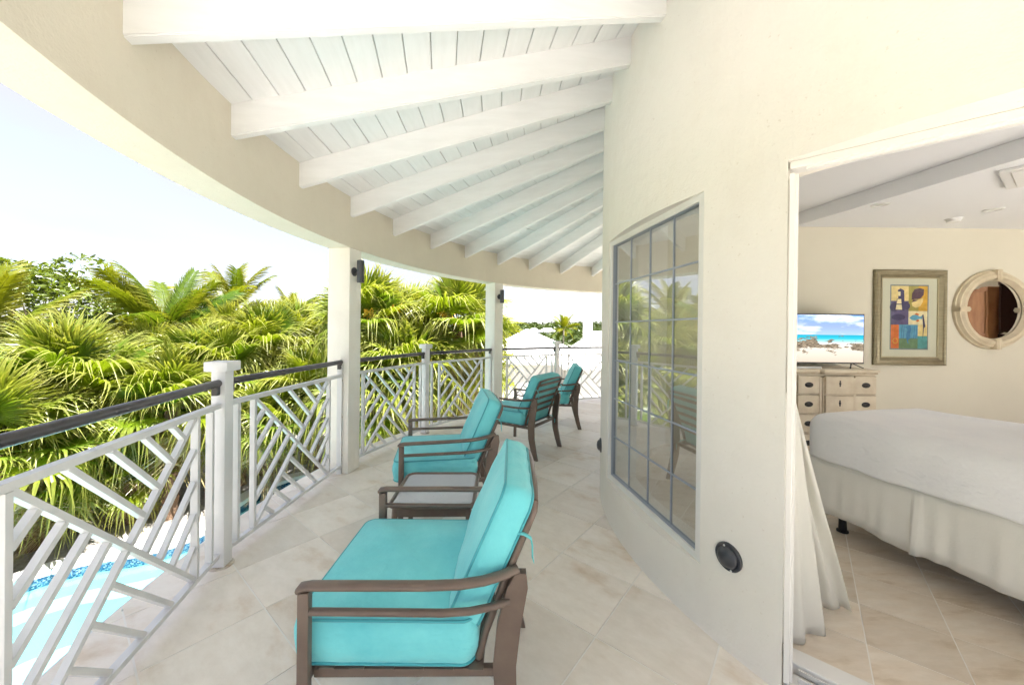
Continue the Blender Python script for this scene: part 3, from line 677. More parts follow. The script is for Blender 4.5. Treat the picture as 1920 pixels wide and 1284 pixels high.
# ------------------------------------------------------------------ chairs
def rrect(w, d, r, n=6):
    P = []
    for cx_, cy_, a0 in ((w / 2 - r, d / 2 - r, 0), (-w / 2 + r, d / 2 - r, 90), (-w / 2 + r, -d / 2 + r, 180), (w / 2 - r, -d / 2 + r, 270)):
        for k in range(n + 1): a = R_(a0 + 90 * k / n); P.append((cx_ + r * math.cos(a), cy_ + r * math.sin(a)))
    # densify the long sides
    Q = []
    for i, p in enumerate(P):
        q = P[(i + 1) % len(P)]; Q.append(p); L_ = math.hypot(q[0] - p[0], q[1] - p[1])
        if L_ > .1:
            for k in range(1, 26): Q.append((p[0] + (q[0] - p[0]) * k / 26, p[1] + (q[1] - p[1]) * k / 26))
    return Q
def cushion_mesh(w, d, h, r, crown, seed, name='cushion'):
    rnd = random.Random(seed); out_ = rrect(w, d, r); n = len(out_); V = []; F = []
    ph = [rnd.uniform(0, 6.28) for _ in range(6)]
    def wob(x, y):
        e = min(w / 2 - abs(x), d / 2 - abs(y)); ed = math.exp(-max(0, e) / .045)
        return .0045 * math.sin(x * 13 + ph[0]) * math.sin(y * 11 + ph[1]) + .0025 * math.sin(x * 27 + y * 19 + ph[2]) + ed * .0042 * math.sin((x + y) * 75 + 3 * math.sin(x * 21 + ph[3])) * math.sin((x - y) * 23 + ph[4])
    rings = []
    sc_ = [0.02, .18, .34, .48, .60, .70, .78, .84, .89, .93, .96, .985, .995]
    for s in sc_: rings.append([(x * s, y * s, -h / 2 - crown * .5 * (1 - s ** 3)) for x, y in out_])
    rings.append([(x, y, -h / 2 + .006) for x, y in out_])
    for zf, b in ((-.7, .004), (-.35, .009), (0, .011), (.35, .009), (.7, .004)): rings.append([(x * (1 + (b + .0022 * math.sin(x * 60 + y * 55 + zf * 4 + ph[5])) / w * 2), y * (1 + (b + .0022 * math.sin(x * 52 + y * 66 + zf * 5)) / d * 2), zf * h * .6) for x, y in out_])
    rings.append([(x, y, h / 2 - .006) for x, y in out_])
    for s in reversed(sc_): rings.append([(x * s, y * s, h / 2 + crown * (1 - s ** 3) + wob(x * s, y * s) * (1 - s ** 6)) for x, y in out_])
    for rg in rings: V += rg
    for i in range(len(rings) - 1):
        for k in range(n): F.append((i * n + k, i * n + (k + 1) % n, (i + 1) * n + (k + 1) % n, (i + 1) * n + k))
    F.append(tuple(range(n - 1, -1, -1))); F.append(tuple(range((len(rings) - 1) * n, len(rings) * n)))
    m = MB(); m.add(V, F); c = m.mesh(name, 'cushion', 65)
    p = MB()
    for zq in (-1, 1): p.loop_tube([(x * 1.004, y * 1.004, zq * (h / 2 - .003)) for x, y in out_], .0048, 6)
    return c, p.mesh('piping', 'piping', 180)
def make_chair():
    t = thing('armchair', 'x', 'armchair')
    # local: front = -x, sides = +-y
    for s in (-1, 1):
        m = MB(); m.box((-.315, s * .335, .305), (.034, .026, .61), bev=.004); m.build('leg', 'bronze', t, 40)
        y = s * .335
        m = MB(); path = [(-.331, y, .612), (-.325, y, .622), (-.30, y, .626), (-.1, y, .628), (.06, y, .630), (.15, y * .99, .632), (.22, y * .96, .637), (.28, y * .915, .645), (.325, y * .86, .655)]
        m.tube(path, .0195, 10, flat=.62); m.build('arm', 'bronze', t, 60)
        m = MB(); path = [(-.315, y, .548), (-.1, y, .548), (.10, y, .548), (.18, y * .985, .550), (.25, y * .94, .554), (.30, y * .885, .558)]
        m.tube(path, .0125, 10, flat=.85); m.build('arm_rail', 'bronze', t, 60)
        # rear leg: broad flat bar, kicked back at the foot
        m = MB(); pts = [(.336, s * .287, .646), (.326, s * .287, .60), (.300, s * .288, .48), (.288, s * .290, .36), (.295, s * .292, .22), (.325, s * .295, .09), (.352, s * .297, 0)]
        m.sweep(pts, [(.016, .013), (.032, .0135), (.037, .0135), (.036, .0135), (.033, .0135), (.029, .013), (.026, .012)]); m.build('leg', 'bronze', t, 40)
        m = MB(); m.bar((-.30, s * .300, .338), (.285, s * .285, .334), .022, .026, bev=.003); m.build('seat_rail', 'bronze', t, 40)
        m = MB(); m.tube([(.205, s * .272, .36), (.225, s * .272, .44), (.295, s * .272, .63), (.360, s * .272, .79), (.376, s * .268, .828), (.380, s * .250, .845)], .0125, 8); m.build('back_upright', 'bronze', t, 60)
    m = MB(); m.bar((-.315, -.322, .338), (-.315, .322, .338), .022, .026, bev=.003); m.build('seat_rail', 'bronze', t, 40)
    m = MB(); m.bar((.285, -.275, .345), (.285, .275, .345), .022, .030, bev=.003); m.build('seat_rail', 'bronze', t, 40)
    for i in range(6):
        x = -.26 + i * .092; m = MB(); m.box((x, 0, .3545), (.045, .625, .005)); m.build('seat_slat', 'bronze', t)
    m = MB(); m.tube([(.380, -.250, .845), (.386, -.12, .853), (.386, .12, .853), (.380, .250, .845)], .0115, 8); m.build('top_rail', 'bronze', t, 60)
    for i in range(5):
        z = .49 + i * .078; x = .2475 + (z - .5) * .395; m = MB(); m.box((x, 0, z), (.006, .53, .030), Matrix.Rotation(.37, 3, 'Y')); m.build('back_slat', 'bronze', t)
    ce, pi_ = cushion_mesh(.565, .600, .140, .045, .022, 3, 'seat_cushion')
    o = place(ce, 'seat_cushion', t, (-.088, 0, .428)); place(pi_, 'piping', o)
    # back cushion: built flat, then tipped up; its local x runs up the back
    ce, pi_ = cushion_mesh(.455, .560, .105, .05, .022, 8, 'back_cushion')
    o = place(ce, 'back_cushion', t, (.238, 0, .672), (0, -R_(66.5), 0)); place(pi_, 'piping', o)
    for s in (-1, 1):
        m = MB(); m.tube([(.318, s * .278, .76), (.345, s * .288, .763), (.366, s * .288, .75), (.371, s * .284, .725), (.372, s * .286, .69), (.377, s * .280, .668)], [.006, .010, .010, .010, .009, .004], 8, flat=.3); m.build('tie', 'tie', t, 60)
    m = MB(); m.tube([(.20, .25, .38), (.26, .262, .37), (.30, .264, .33), (.30, .262, .29)], [.007, .010, .010, .006], 6, flat=.3); m.build('tie', 'tie', t, 60)
    return t
ch0 = make_chair()
spots = [(-.300, 1.433, 0, 'nearest turquoise cushioned armchair, cut off by the lower edge'),
         (-.487, 2.845, 10.5, 'second turquoise armchair from the front, just beyond the glass side table'),
         (.135, 4.37, -33, 'third turquoise armchair, seen from behind with its slatted back showing'),
         (.66, 5.53, -6, 'farthest turquoise armchair, standing before the last railing')]
for k, (x, y, r, lab) in enumerate(spots):
    o = ch0 if k == 0 else copy_tree(ch0)
    o.location = (x, y, 0); o.rotation_euler = (0, 0, R_(r)); tag(o, lab, 'armchair', 'turquoise armchairs on the balcony')

# side table
tb = thing('side_table', 'square bronze side table with textured glass top between two armchairs', 'table', (-.435, 2.195, 0), R_(2))
tw = .235
m = MB()
m.loop_tube([(x, y, .444) for x, y in rrect(.455, .455, .05)], .012, 8); m.build('top_frame', 'bronze', tb, 60)
m = MB(); m.prism(rrect(.445, .445, .045), .440, .446); m.build('glass_top', 'table_glass', tb)
for (x0, y0, x1, y1) in ((-.19, -.2, .19, -.2), (-.19, .2, .19, .2), (-.2, -.19, -.2, .19), (.2, -.19, .2, .19)):
    m = MB(); m.bar((x0, y0, .405), (x1, y1, .405), .020, .048, bev=.003); m.build('apron', 'bronze', tb, 40)
for sx in (-1, 1):
    for sy in (-1, 1):
        m = MB(); m.tube([(sx * .198, sy * .198, .43), (sx * .205, sy * .205, .3), (sx * .215, sy * .215, .08), (sx * .225, sy * .225, 0)], [.017, .016, .015, .014], 8); m.build('leg', 'bronze', tb, 60)

# ------------------------------------------------------------------ bedroom furniture
bu = Vector((.245, -.97, 0)).normalized(); bv = Vector((.97, .245, 0)).normalized()
bed = thing('bed', 'bed with white coverlet and cream pleated skirt beyond the doorway', 'bed', (2.115, 2.65, .085), math.atan2(bu.y, bu.x))
# local x along the near side (towards the camera), local y = across, away from the door
BL, BWd = 1.86, 1.14
bm = bmesh.new(); bmesh.ops.create_cube(bm, size=1)
for v in bm.verts: v.co = Vector((v.co.x * BL + BL / 2, v.co.y * BWd + BWd / 2, v.co.z * .30 + .60))
bmesh.ops.subdivide_edges(bm, edges=bm.edges[:], cuts=1, use_grid_fill=True)
bmesh.ops.bevel(bm, geom=[e for e in bm.edges if len(e.link_faces) == 2 and e.calc_face_angle(0) > 1 and max(e.verts[0].co.z, e.verts[1].co.z) > .55], offset=.10, segments=6, affect='EDGES', profile=.5)
bmesh.ops.subdivide_edges(bm, edges=[e for e in bm.edges if e.calc_length() > .12], cuts=9, use_grid_fill=True)
rb = random.Random(4)
for v in bm.verts:
    x, y, z = v.co
    top = max(0, (z - .5) / .25)
    v.co.z += .012 * math.sin(x * 6 + y * 3) * top * .5 + .018 * top * math.sin(min(1, max(0, y / BWd)) * PI) * math.sin(min(1, max(0, x / BL)) * PI)
    if z < .72 and y < .02: v.co.y += -.012 * (.75 - z) / .3 + .007 * math.sin(x * 21) * (.75 - z) / .3
    if z < .47: v.co.z += .006 * math.sin(x * 9) + .004 * math.sin(x * 23 + 1)
me = bpy.data.meshes.new('coverlet'); bm.to_mesh(me); bm.free(); me.materials.append(MATS['linen']); me.shade_smooth(); place(me, 'coverlet', bed)
# skirt: wavy valance with a pleat
m = MB(); V = []; F = []; per = []
for k in range(240): per.append((BL * (1 - k / 240), .030))
for k in range(40): per.append((.030, .03 + (BWd - .06) * k / 40))
for k in range(81): per.append((.03 + (BL - .06) * k / 80, BWd - .03))
rows = 6
for i, (x, y) in enumerate(per):
    for j in range(rows + 1):
        f = j / rows; z = .47 - .385 * f + (.007 * math.sin(x * 7) + .005 * math.sin(x * 17 + 2)) * f
        wv_ = (.006 * math.sin(x * 13 + 1) + .007 * math.sin(x * 5.3) + .0035 * math.sin(x * 47 + 2 * math.sin(x * 9)) + .0025 * math.sin(x * 83) + (.022 if abs(x - .62) < .02 else 0)) * f
        if i < 240: V.append((x, y - .012 * f - wv_, z))
        elif i < 280: V.append((x - .01 * f - .006 * math.sin(y * 15) * f, y, z))
        else: V.append((x, y + wv_, z))
for i in range(len(per) - 1):
    for j in range(rows): a = i * (rows + 1) + j; F.append((a, a + rows + 1, a + rows + 2, a + 1))
m.add(V, F); o = m.build('bed_skirt', 'skirt', bed, 180); so = o.modifiers.new('thickness', 'SOLIDIFY'); so.thickness = .003
m = MB(); m.box((BL / 2, BWd / 2, .30), (BL - .1, BWd - .1, .30)); m.build('box_spring', 'skirt', bed)
for x, y in ((.16, .16), (BL - .2, .16), (.16, BWd - .16), (BL - .2, BWd - .16)):
    m = MB(); m.lathe([(.034, -.055), (.034, -.045), (.024, -.039), (.017, .15), (.017, .2)], 16, Matrix.Translation((x, y, 0))); m.build('leg', 'black', bed, 40)
pl_, _p = cushion_mesh(.62, .40, .10, .09, .06, 21, 'pillow'); pl_.materials.clear(); pl_.materials.append(MATS['linen'])
pil = place(pl_, 'pillow', None, bed.location + bu * 1.10 + bv * .78 + Vector((0, 0, .83)), (0, 0, math.atan2(bu.y, bu.x)))
tag(pil, 'white pillow on the bed at the right edge of the picture', 'pillow')

# dresser
dr = thing('dresser', 'distressed cream dresser with oval iron pulls under the television', 'dresser', (3.57, 4.0, .03))
DH = 1.0; hwid = .45
m = MB(); m.box((0, .24, DH / 2 - .02), (.86, .44, DH - .06), bev=.004); m.build('body', 'dresser', dr)
m = MB(); m.prism([(-.46, .47), (-.46, -.005), (-.20, -.005), (-.17, -.034), (.17, -.034), (.20, -.005), (.46, -.005), (.46, .47)][::-1], DH - .05, DH - .022); m.build('top', 'dresser', dr)
m = MB(); m.prism([(-.448, .46), (-.448, .006), (-.19, .006), (-.165, -.022), (.165, -.022), (.19, .006), (.448, .006), (.448, .46)][::-1], DH - .072, DH - .0502); m.build('molding', 'dresser_edge', dr)
m = MB(); m.box((0, .012, DH / 2 - .05), (.335, .05, DH - .12)); m.build('bow_front', 'dresser', dr)
for sx in (-1, 1):
    m = MB(); m.box((sx * .183, .012, DH / 2 - .05), (.028, .03, DH - .12), bev=.004); m.build('stile', 'dresser', dr)
rowh = .212
for r in range(4):
    zc = DH - .085 - rowh * (r + .5)
    for sx in (-1, 0, 1):
        wdt = .228 if sx else .30; yc = .012 if sx else -.020
        m = MB(); m.box((sx * .312, yc, zc), (wdt, .022, rowh - .022), bev=.005); dw = m.build('drawer', 'dresser', dr, 40)
        m = MB(); m.box((sx * .312, yc + .004, zc), (wdt + .008, .018, rowh - .012)); m.build('drawer_edge', 'dresser_edge', dw)
        if sx:
            m = MB(); mt = Matrix.Translation((sx * .312, yc - .011, zc)) @ Matrix.Rotation(PI / 2, 4, 'X') @ Matrix.Diagonal((1.35, .85, 1, 1))
            m.lathe([(.034, 0), (.033, .004), (.022, .006), (.014, .010), (.002, .012)], 24, mt); m.build('pull_plate', 'iron', dw, 40)
            m = MB(); m.tube([(sx * .312 - .026, yc - .014, zc + .004), (sx * .312 - .024, yc - .026, zc - .006), (sx * .312, yc - .028, zc - .018), (sx * .312 + .024, yc - .026, zc - .006), (sx * .312 + .026, yc - .014, zc + .004)], .004, 6); m.build('handle', 'iron', dw, 60)
        else:
            for dx_, dz_, w_ in ((0, .022, .012), (0, 0, .020), (0, -.022, .012)):
                m = MB(); m.box((0, yc - .0125, zc + .02 + dz_), (w_, .004, .021)); m.build('escutcheon', 'iron', dw)
# television
tv = thing('television', 'flat television showing a beach picture on top of the dresser', 'television', (3.515, 4.15, 1.009))
m = MB(); m.box((0, .02, .335), (.975, .035, .565), bev=.003); m.build('bezel', 'black', tv)
m = MB(); m.add([(-.478, 0, .068), (.478, 0, .068), (.478, 0, .605), (-.478, 0, .605)], [(0, 1, 2, 3)]); o = m.build('screen', 'screen_picture', tv); o.location.y = .0008
for sx in (-1, 1):
    m = MB(); m.bar((sx * .36, .02, .06), (sx * .36 - .075, -.05, .006), .012, .009); m.bar((sx * .36, .02, .06), (sx * .36 + .075, -.05, .006), .012, .009); m.build('foot', 'black', tv)
m = MB(); m.box((0, .018, .062), (.03, .036, .012)); m.build('sensor', 'black', tv)
bx = MB(); bx.box((0, 0, .012), (.30, .03, .022), bev=.004); o = bx.build('remote_box', 'white_plastic', None); o.location = (3.30, 4.08, 1.009); tag(o, 'low white box lying under the television screen on the dresser', 'box')

# framed print
pic = thing('framed_print', 'gold framed print of lighthouse, shell, fish and seahorse panels on the wall', 'picture', (4.875, 4.4985, 1.608))
# local x right, z up, front = -y ; outer size .885 x 1.16
PW, PH2 = .885, 1.165; fwid = .095
pr = [(0, 0), (0, .030), (.012, .036), (.03, .030), (.06, .036), (.080, .024), (fwid, .016), (fwid, 0)]
def mitre(mb, W_, H_, pr):
    V = []; n = len(pr)
    for cx_, cz_ in ((-1, -1), (1, -1), (1, 1), (-1, 1)):
        for d, h in pr: V.append((cx_ * (W_ / 2 - d), -h, cz_ * (H_ / 2 - d)))
    F = []
    for k in range(4):
        for i in range(n - 1): F.append((k * n + i, k * n + i + 1, ((k + 1) % 4) * n + i + 1, ((k + 1) % 4) * n + i))
    mb.add(V, F)
m = MB(); mitre(m, PW, PH2, pr); m.build('frame', 'picture_frame', pic, 25)
m = MB(); mitre(m, PW - 2 * fwid + .004, PH2 - 2 * fwid + .004, [(0, 0), (0, .020), (.008, .019), (.012, .008)]); m.build('inner_lip', 'frame_lip', pic, 25)
m = MB(); m.box((0, -.005, 0), (PW - 2 * fwid + .01, .006, PH2 - 2 * fwid + .01)); m.build('mat_board', 'mat_board', pic)
AW, AH = .445, .765; ax, azc = 0.0, .005
def patch(name, mtl, pts, d):
    mm = MB(); n = len(pts); mm.add([(ax + (u - .5) * AW, -.0082 - d, azc + (v - .5) * AH) for u, v in pts] + [(ax + (u - .5) * AW, -.0075, azc + (v - .5) * AH) for u, v in pts], [tuple(range(n))] + [(i, n + i, n + (i + 1) % n, (i + 1) % n) for i in range(n)])
    mm.build(name, mtl, pic)
def rect(u0, v0, u1, v1): return [(u0, v0), (u1, v0), (u1, v1), (u0, v1)]
def ell(cu_, cv_, a, b, n=20, t0=0, t1=360): return [(cu_ + a * math.cos(R_(t0 + (t1 - t0) * k / n)), cv_ + b * math.sin(R_(t0 + (t1 - t0) * k / n))) for k in range(n + (t1 - t0 != 360))]
patch('print_border', 'ink_slate', rect(-.03, -.02, 1.03, 1.02), 0)
patch('print_panel', 'ink_cream', rect(0, .76, .48, 1), .0006); patch('print_panel', 'ink_lilac', rect(0, .38, .48, .76), .0006)
patch('print_panel', 'ink_olive', rect(.48, .60, .75, 1), .0006); patch('print_panel', 'ink_gold', rect(.75, .60, 1, 1), .0006)
patch('print_panel', 'ink_pale', rect(.48, .38, 1, .60), .0006); patch('print_panel', 'ink_orange', rect(0, 0, .22, .38), .0006)
patch('print_panel', 'ink_sky', rect(.22, .16, .74, .38), .0006); patch('print_panel', 'ink_green', rect(.22, 0, .74, .16), .0006)
patch('print_panel', 'ink_cream', rect(.74, .20, 1, .38), .0006); patch('print_panel', 'ink_teal', rect(.74, 0, 1, .20), .0006)
patch('lighthouse', 'ink_navy', [(.24, .60), (.37, .60), (.35, .93), (.25, .96), (.17, .93), (.19, .90), (.19, .80), (.15, .79), (.15, .77)], .0012)
patch('lighthouse_light', 'ink_pale', [(.12, .62), (.30, .62), (.27, .79), (.17, .79)], .0016); patch('lighthouse_light', 'ink_pale', rect(.19, .84, .25, .91), .0016)
patch('lighthouse_band', 'ink_navy', rect(.13, .70, .31, .715), .0020); patch('foliage', 'ink_navy', ell(.08, .66, .12, .07), .0014); patch('foliage', 'ink_navy', ell(.42, .68, .10, .06), .0014); patch('foliage', 'ink_navy', ell(.2, .5, .19, .05), .0010)
patch('shell', 'ink_plum', [(.56, .78), (.57, .88), (.64, .95), (.78, .97), (.90, .95), (.89, .86), (.80, .80), (.66, .79)], .0012)
patch('shell_lip', 'ink_cream', [(.56, .73), (.58, .68), (.68, .65), (.80, .68), (.87, .75), (.88, .81), (.74, .78), (.64, .79)], .0016); patch('shell_edge', 'ink_plum', [(.56, .74), (.62, .785), (.74, .775), (.66, .755)], .0020)
patch('fish', 'ink_sky', [(.50, .49), (.58, .53), (.70, .545), (.80, .51), (.86, .53), (.86, .47), (.80, .48), (.70, .45), (.58, .455)], .0012); patch('fin', 'ink_orange', [(.64, .545), (.70, .57), (.78, .55), (.75, .53)], .0016); patch('fin', 'ink_orange', [(.68, .45), (.72, .425), (.78, .44), (.75, .47)], .0016)
patch('reed', 'ink_navy', [(.86, .54), (.89, .55), (.95, .35), (.91, .33), (.885, .16), (.875, .16), (.885, .35)], .0012)
patch('seahorse', 'ink_blue', [(.36, .34), (.44, .36), (.54, .37), (.56, .30), (.53, .24), (.54, .17), (.47, .13), (.50, .07), (.46, .09), (.43, .16), (.42, .22), (.46, .29), (.44, .32)], .0012)
for q in (.27, .33, .62, .68): patch('weed', 'ink_blue', [(q, .16), (q + .02, .16), (q + .05, .36), (q + .03, .36)], .0010)
patch('urchin', 'ink_gold', ell(.12, .12, .075, .045), .0012); patch('urchin_core', 'ink_orange', ell(.12, .12, .055, .033), .0016)
m = MB(); m.box((0, -.0145, 0), (PW - 2 * fwid - .002, .002, PH2 - 2 * fwid - .002)); m.build('glass', 'picture_glass', pic)

# round mirror
mir = thing('round_mirror', 'round mirror in a thick cream frame with four keystones on the wall', 'mirror', (5.885, 4.4985, 1.715))
mt = Matrix.Rotation(PI / 2, 4, 'X')
m = MB(); m.lathe([(.362, .0), (.352, .026), (.358, .038), (.366, .045), (.382, .075), (.394, .078), (.398, .078), (.415, .080), (.440, .060), (.452, .060), (.468, .030), (.478, .028), (.480, .0)], 64, mt, False, False); m.build('frame', 'mirror_frame', mir, 30)
m = MB(); m.lathe([(.358, .020), (.31, .0205), (.002, .021)], 48, mt, False, False); m.build('glass', 'mirror_glass', mir)
for k in range(4):
    a = k * PI / 2; m = MB(); m.box((.420, 0, .045), (.124, .062, .088), bev=.004); m.box((.420, 0, .050), (.128, .03, .092), bev=.004)
    m.v = [tuple(mt @ (Matrix.Rotation(a, 3, 'Z') @ Vector(p))) for p in m.v]; m.build('keystone', 'mirror_frame', mir, 30)

# ceiling fittings
def downlight(x, y, label):
    t = thing('downlight', label, 'ceiling light', (x, y, 2.71), 0, 'recessed ceiling lights in the bedroom')
    m = MB(); m.lathe([(.075, -.001), (.073, -.008), (.055, -.010), (.050, -.002)], 28); m.build('trim', 'white_plastic', t, 40)
    m = MB(); m.lathe([(.049, -.0015), (.03, -.006), (.004, -.008)], 20); m.build('lens', 'track_metal', t, 60)
downlight(3.71, 3.70, 'recessed ceiling light nearest the doorway, above the television'); downlight(5.00, 3.81, 'recessed ceiling light beside the smoke detector, above the mirror')
sm = thing('smoke_detector', 'small white smoke detector on the bedroom ceiling', 'smoke detector', (4.96, 4.12, 2.71))
m = MB(); m.lathe([(.07, -.001), (.07, -.012), (.064, -.014)], 28); m.build('base', 'white_plastic', sm, 40)
m = MB(); m.lathe([(.056, -.014), (.058, -.03), (.048, -.042), (.01, -.044)], 28); m.build('cover', 'white_plastic', sm, 40)
ve = thing('ceiling_panel', 'white square access panel on the bedroom ceiling at right', 'ceiling panel', (4.235, 2.86, 2.71), R_(33))
m = MB(); m.box((0, 0, -.012), (.62, .50, .022), bev=.005); m.build('panel', 'white_plastic', ve); m = MB(); m.box((0, 0, -.026), (.50, .38, .006), bev=.002); m.build('inset', 'white_plastic', ve)
for sx in (-1, 1):
    m = MB(); m.lathe([(.007, -.0235), (.006, -.026)], 10, Matrix.Translation((sx * .285, 0, 0))); m.build('screw', 'track_metal', ve)
# wardrobe and door on the side wall, seen in the round mirror
wa = thing('wardrobe', 'orange brown wooden wardrobe reflected in the round mirror', 'wardrobe', (8.30, 2.05, .03))
m = MB(); m.box((0, 0, 1.1), (.60, 1.5, 2.2), bev=.01); m.build('body', 'armoire_wood', wa)
for sy in (-1, 1):
    m = MB(); m.box((-.305, sy * .365, 1.12), (.02, .71, 2.0), bev=.006); d_ = m.build('door', 'armoire_wood', wa); m = MB(); m.tube([(-.315, sy * .05, 1.05), (-.345, sy * .05, 1.10), (-.345, sy * .05, 1.2), (-.315, sy * .05, 1.25)], .007, 8); m.build('handle', 'iron', d_, 60)
dk = thing('dark_cabinet', 'dark brown open cabinet beside the wardrobe, reflected in the mirror', 'cabinet', (8.36, 3.45, .03))
m = MB(); m.box((.21, 0, 1.15), (.03, 1.2, 2.3)); m.build('back', 'dark_wood', dk)
for sy in (-1, 1): m = MB(); m.box((0, sy * .59, 1.15), (.45, .025, 2.3)); m.build('side', 'dark_wood', dk)
for z_ in (.02, .6, 1.38, 2.28): m = MB(); m.box((-.005, 0, z_), (.44, 1.155, .03)); m.build('shelf', 'dark_wood' if z_ != 1.38 else 'mirror_frame', dk)

# ------------------------------------------------------------------ ground, pool
GZ = -3.2
def smooth_loop(P, n=8):
    Q = []; k = len(P)
    for i in range(k):
        p0, p1, p2, p3 = (Vector(P[(i + d) % k]) for d in (-1, 0, 1, 2))
        for j in range(n):
            t = j / n; Q.append(tuple(.5 * ((2 * p1) + (-p0 + p2) * t + (2 * p0 - 5 * p1 + 4 * p2 - p3) * t * t + (-p0 + 3 * p1 - 3 * p2 + p3) * t ** 3)))
    return Q
pool_pts = [(-9.2, 4.2), (-8.95, 6.2), (-8.3, 7.05), (-7.4, 7.42), (-6.85, 8.1), (-7.0, 9.4), (-6.95, 10.5), (-6.3, 11.45), (-4.9, 11.9), (-3.8, 10.5), (-3.4, 8.0), (-3.4, 5.0), (-3.8, 2.0), (-5.0, .5), (-7.0, .6), (-8.6, 2.0)]
pool = smooth_loop(pool_pts)                      # clockwise seen from above
def offset(P, d):
    n = len(P); Q = []
    for i in range(n):
        a, b = Vector(P[i - 1]), Vector(P[(i + 1) % n]); t = (b - a).normalized(); Q.append((P[i][0] - t.y * d, P[i][1] + t.x * d))
    return Q
area = sum(pool[i - 1][0] * pool[i][1] - pool[i][0] * pool[i - 1][1] for i in range(len(pool)))
sgn = 1 if area < 0 else -1
edge_o = offset(pool, .36 * sgn)
bm = bmesh.new()
iv = [bm.verts.new((x, y, GZ)) for x, y in offset(pool, .30 * sgn)]; ov = [bm.verts.new((4000 * math.cos(2 * PI * k / 48), 4000 * math.sin(2 * PI * k / 48), GZ)) for k in range(48)]
es = [bm.edges.new((L_[i - 1], L_[i])) for L_ in (iv, ov) for i in range(len(L_))]
bmesh.ops.triangle_fill(bm, edges=es, use_beauty=True)
for f in bm.faces:
    if f.normal.z < 0: f.normal_flip()
me = bpy.data.meshes.new('ground'); bm.to_mesh(me); bm.free(); me.materials.append(MATS['ground']); place(me, 'ground', kind='structure')
pl = structure('pool')
n = len(pool); m = MB(); V = [(x, y, GZ + .04) for x, y in pool] + [(x, y, GZ + .04) for x, y in edge_o] + [(x, y, GZ - .06) for x, y in edge_o] + [(x, y, GZ - .06) for x, y in pool]
m.add(V, [(k * n + i, k * n + (i + 1) % n, ((k + 1) % 4) * n + (i + 1) % n, ((k + 1) % 4) * n + i) for k in range(4) for i in range(n)]); m.build('coping', 'coping', pl, 40)
m = MB(); V = [(x, y, z) for z in (GZ - .055, GZ - .24) for x, y in pool]; m.add(V, [(i, (i + 1) % n, n + (i + 1) % n, n + i) for i in range(n)]); m.build('waterline_mosaic', 'mosaic', pl)
inn = offset(pool, -.45 * sgn); m = MB(); V = [(x, y, GZ - .24) for x, y in pool] + [(x, y, GZ - .55) for x, y in pool] + [(x, y, GZ - .55) for x, y in inn] + [(x, y, GZ - 1.25) for x, y in inn]
m.add(V, [(k * n + i, k * n + (i + 1) % n, (k + 1) * n + (i + 1) % n, (k + 1) * n + i) for k in range(3) for i in range(n)] + [tuple(range(3 * n, 4 * n))]); m.build('basin', 'pool_plaster', pl, 40)
m = MB(); m.add([(x, y, GZ - .17) for x, y in pool], [tuple(range(n - 1, -1, -1))]); wt = m.build('pool_water', 'water', None, kind='structure')
m = MB(); m.prism([(-3.2, -6), (-3.2, 1), (-2.9, 4), (-2.9, 8), (-3.2, 10.6), (-2.2, 12.6), (2, 13.5), (2, -6)][::-1], GZ - .02, GZ + .03); m.build('pool_deck', 'coping', None, kind='structure')

# ------------------------------------------------------------------ hills, far scrub
rh = random.Random(5)
def hz_(x, y):
    r = math.hypot(x, y); k = min(1, max(0, (r - 70) / 420)); k = k * k * (3 - 2 * k)
    return GZ - .12 + k * (9.0 + 1.6 * math.sin(x * .011 + 1) + 1.2 * math.sin(x * .023 + y * .013)) + .5 * math.sin(x * .09) * math.sin(y * .07) * min(1, r / 120)
m = MB(); V = []; F = []; NA, NRr = 90, 40
for i in range(NA + 1):
    a = R_(-75 + 120 * i / NA)
    for j in range(NRr + 1):
        r = 45 * (1500 / 45) ** (j / NRr); x, y = r * math.sin(a), r * math.cos(a); V.append((x, y, hz_(x, y)))
for i in range(NA):
    for j in range(NRr): a = i * (NRr + 1) + j; F.append((a, a + NRr + 1, a + NRr + 2, a + 1))
m.add(V, F); m.build('hills', 'ground', None, 180, kind='structure')
def leaf_blob(mb, c, rx, rz, n, size, rnd, flat=0.0):
    for _ in range(n):
        u = rnd.uniform(-1, 1); th = rnd.uniform(0, 2 * PI); q = math.sqrt(1 - u * u); rr = rnd.uniform(.55, 1) ** .6
        p = Vector((c[0] + rx * rr * q * math.cos(th), c[1] + rx * rr * q * math.sin(th), c[2] + rz * rr * u))
        e = Euler((rnd.gauss(0, .7), rnd.gauss(0, .7), rnd.uniform(0, 6.28))).to_matrix(); s = size * rnd.uniform(.6, 1.3)
        P = [e @ Vector(v) * s + p for v in ((0, -1, 0), (.42, -.2, .10), (0, 1, -.12), (-.42, -.2, .10))]
        mb.add(P, [(0, 1, 2), (0, 2, 3)], [0, .4, 1, .4])
m = MB()
for k in range(1700):
    a = R_(rh.uniform(-6, 17)); r = 40 + 330 * rh.random() ** 1.3; x, y = r * math.sin(a), r * math.cos(a)
    if y < 38 and -5 < x < 12: continue
    s = rh.uniform(.7, 1.5) * (1 + r / 150); z = hz_(x, y) if r > 45 else GZ
    leaf_blob(m, (x, y, z + s * .5), s, s * .75, 26, s * .36, rh)
m.build('scrubland', 'scrub', None, None, True, 'stuff')

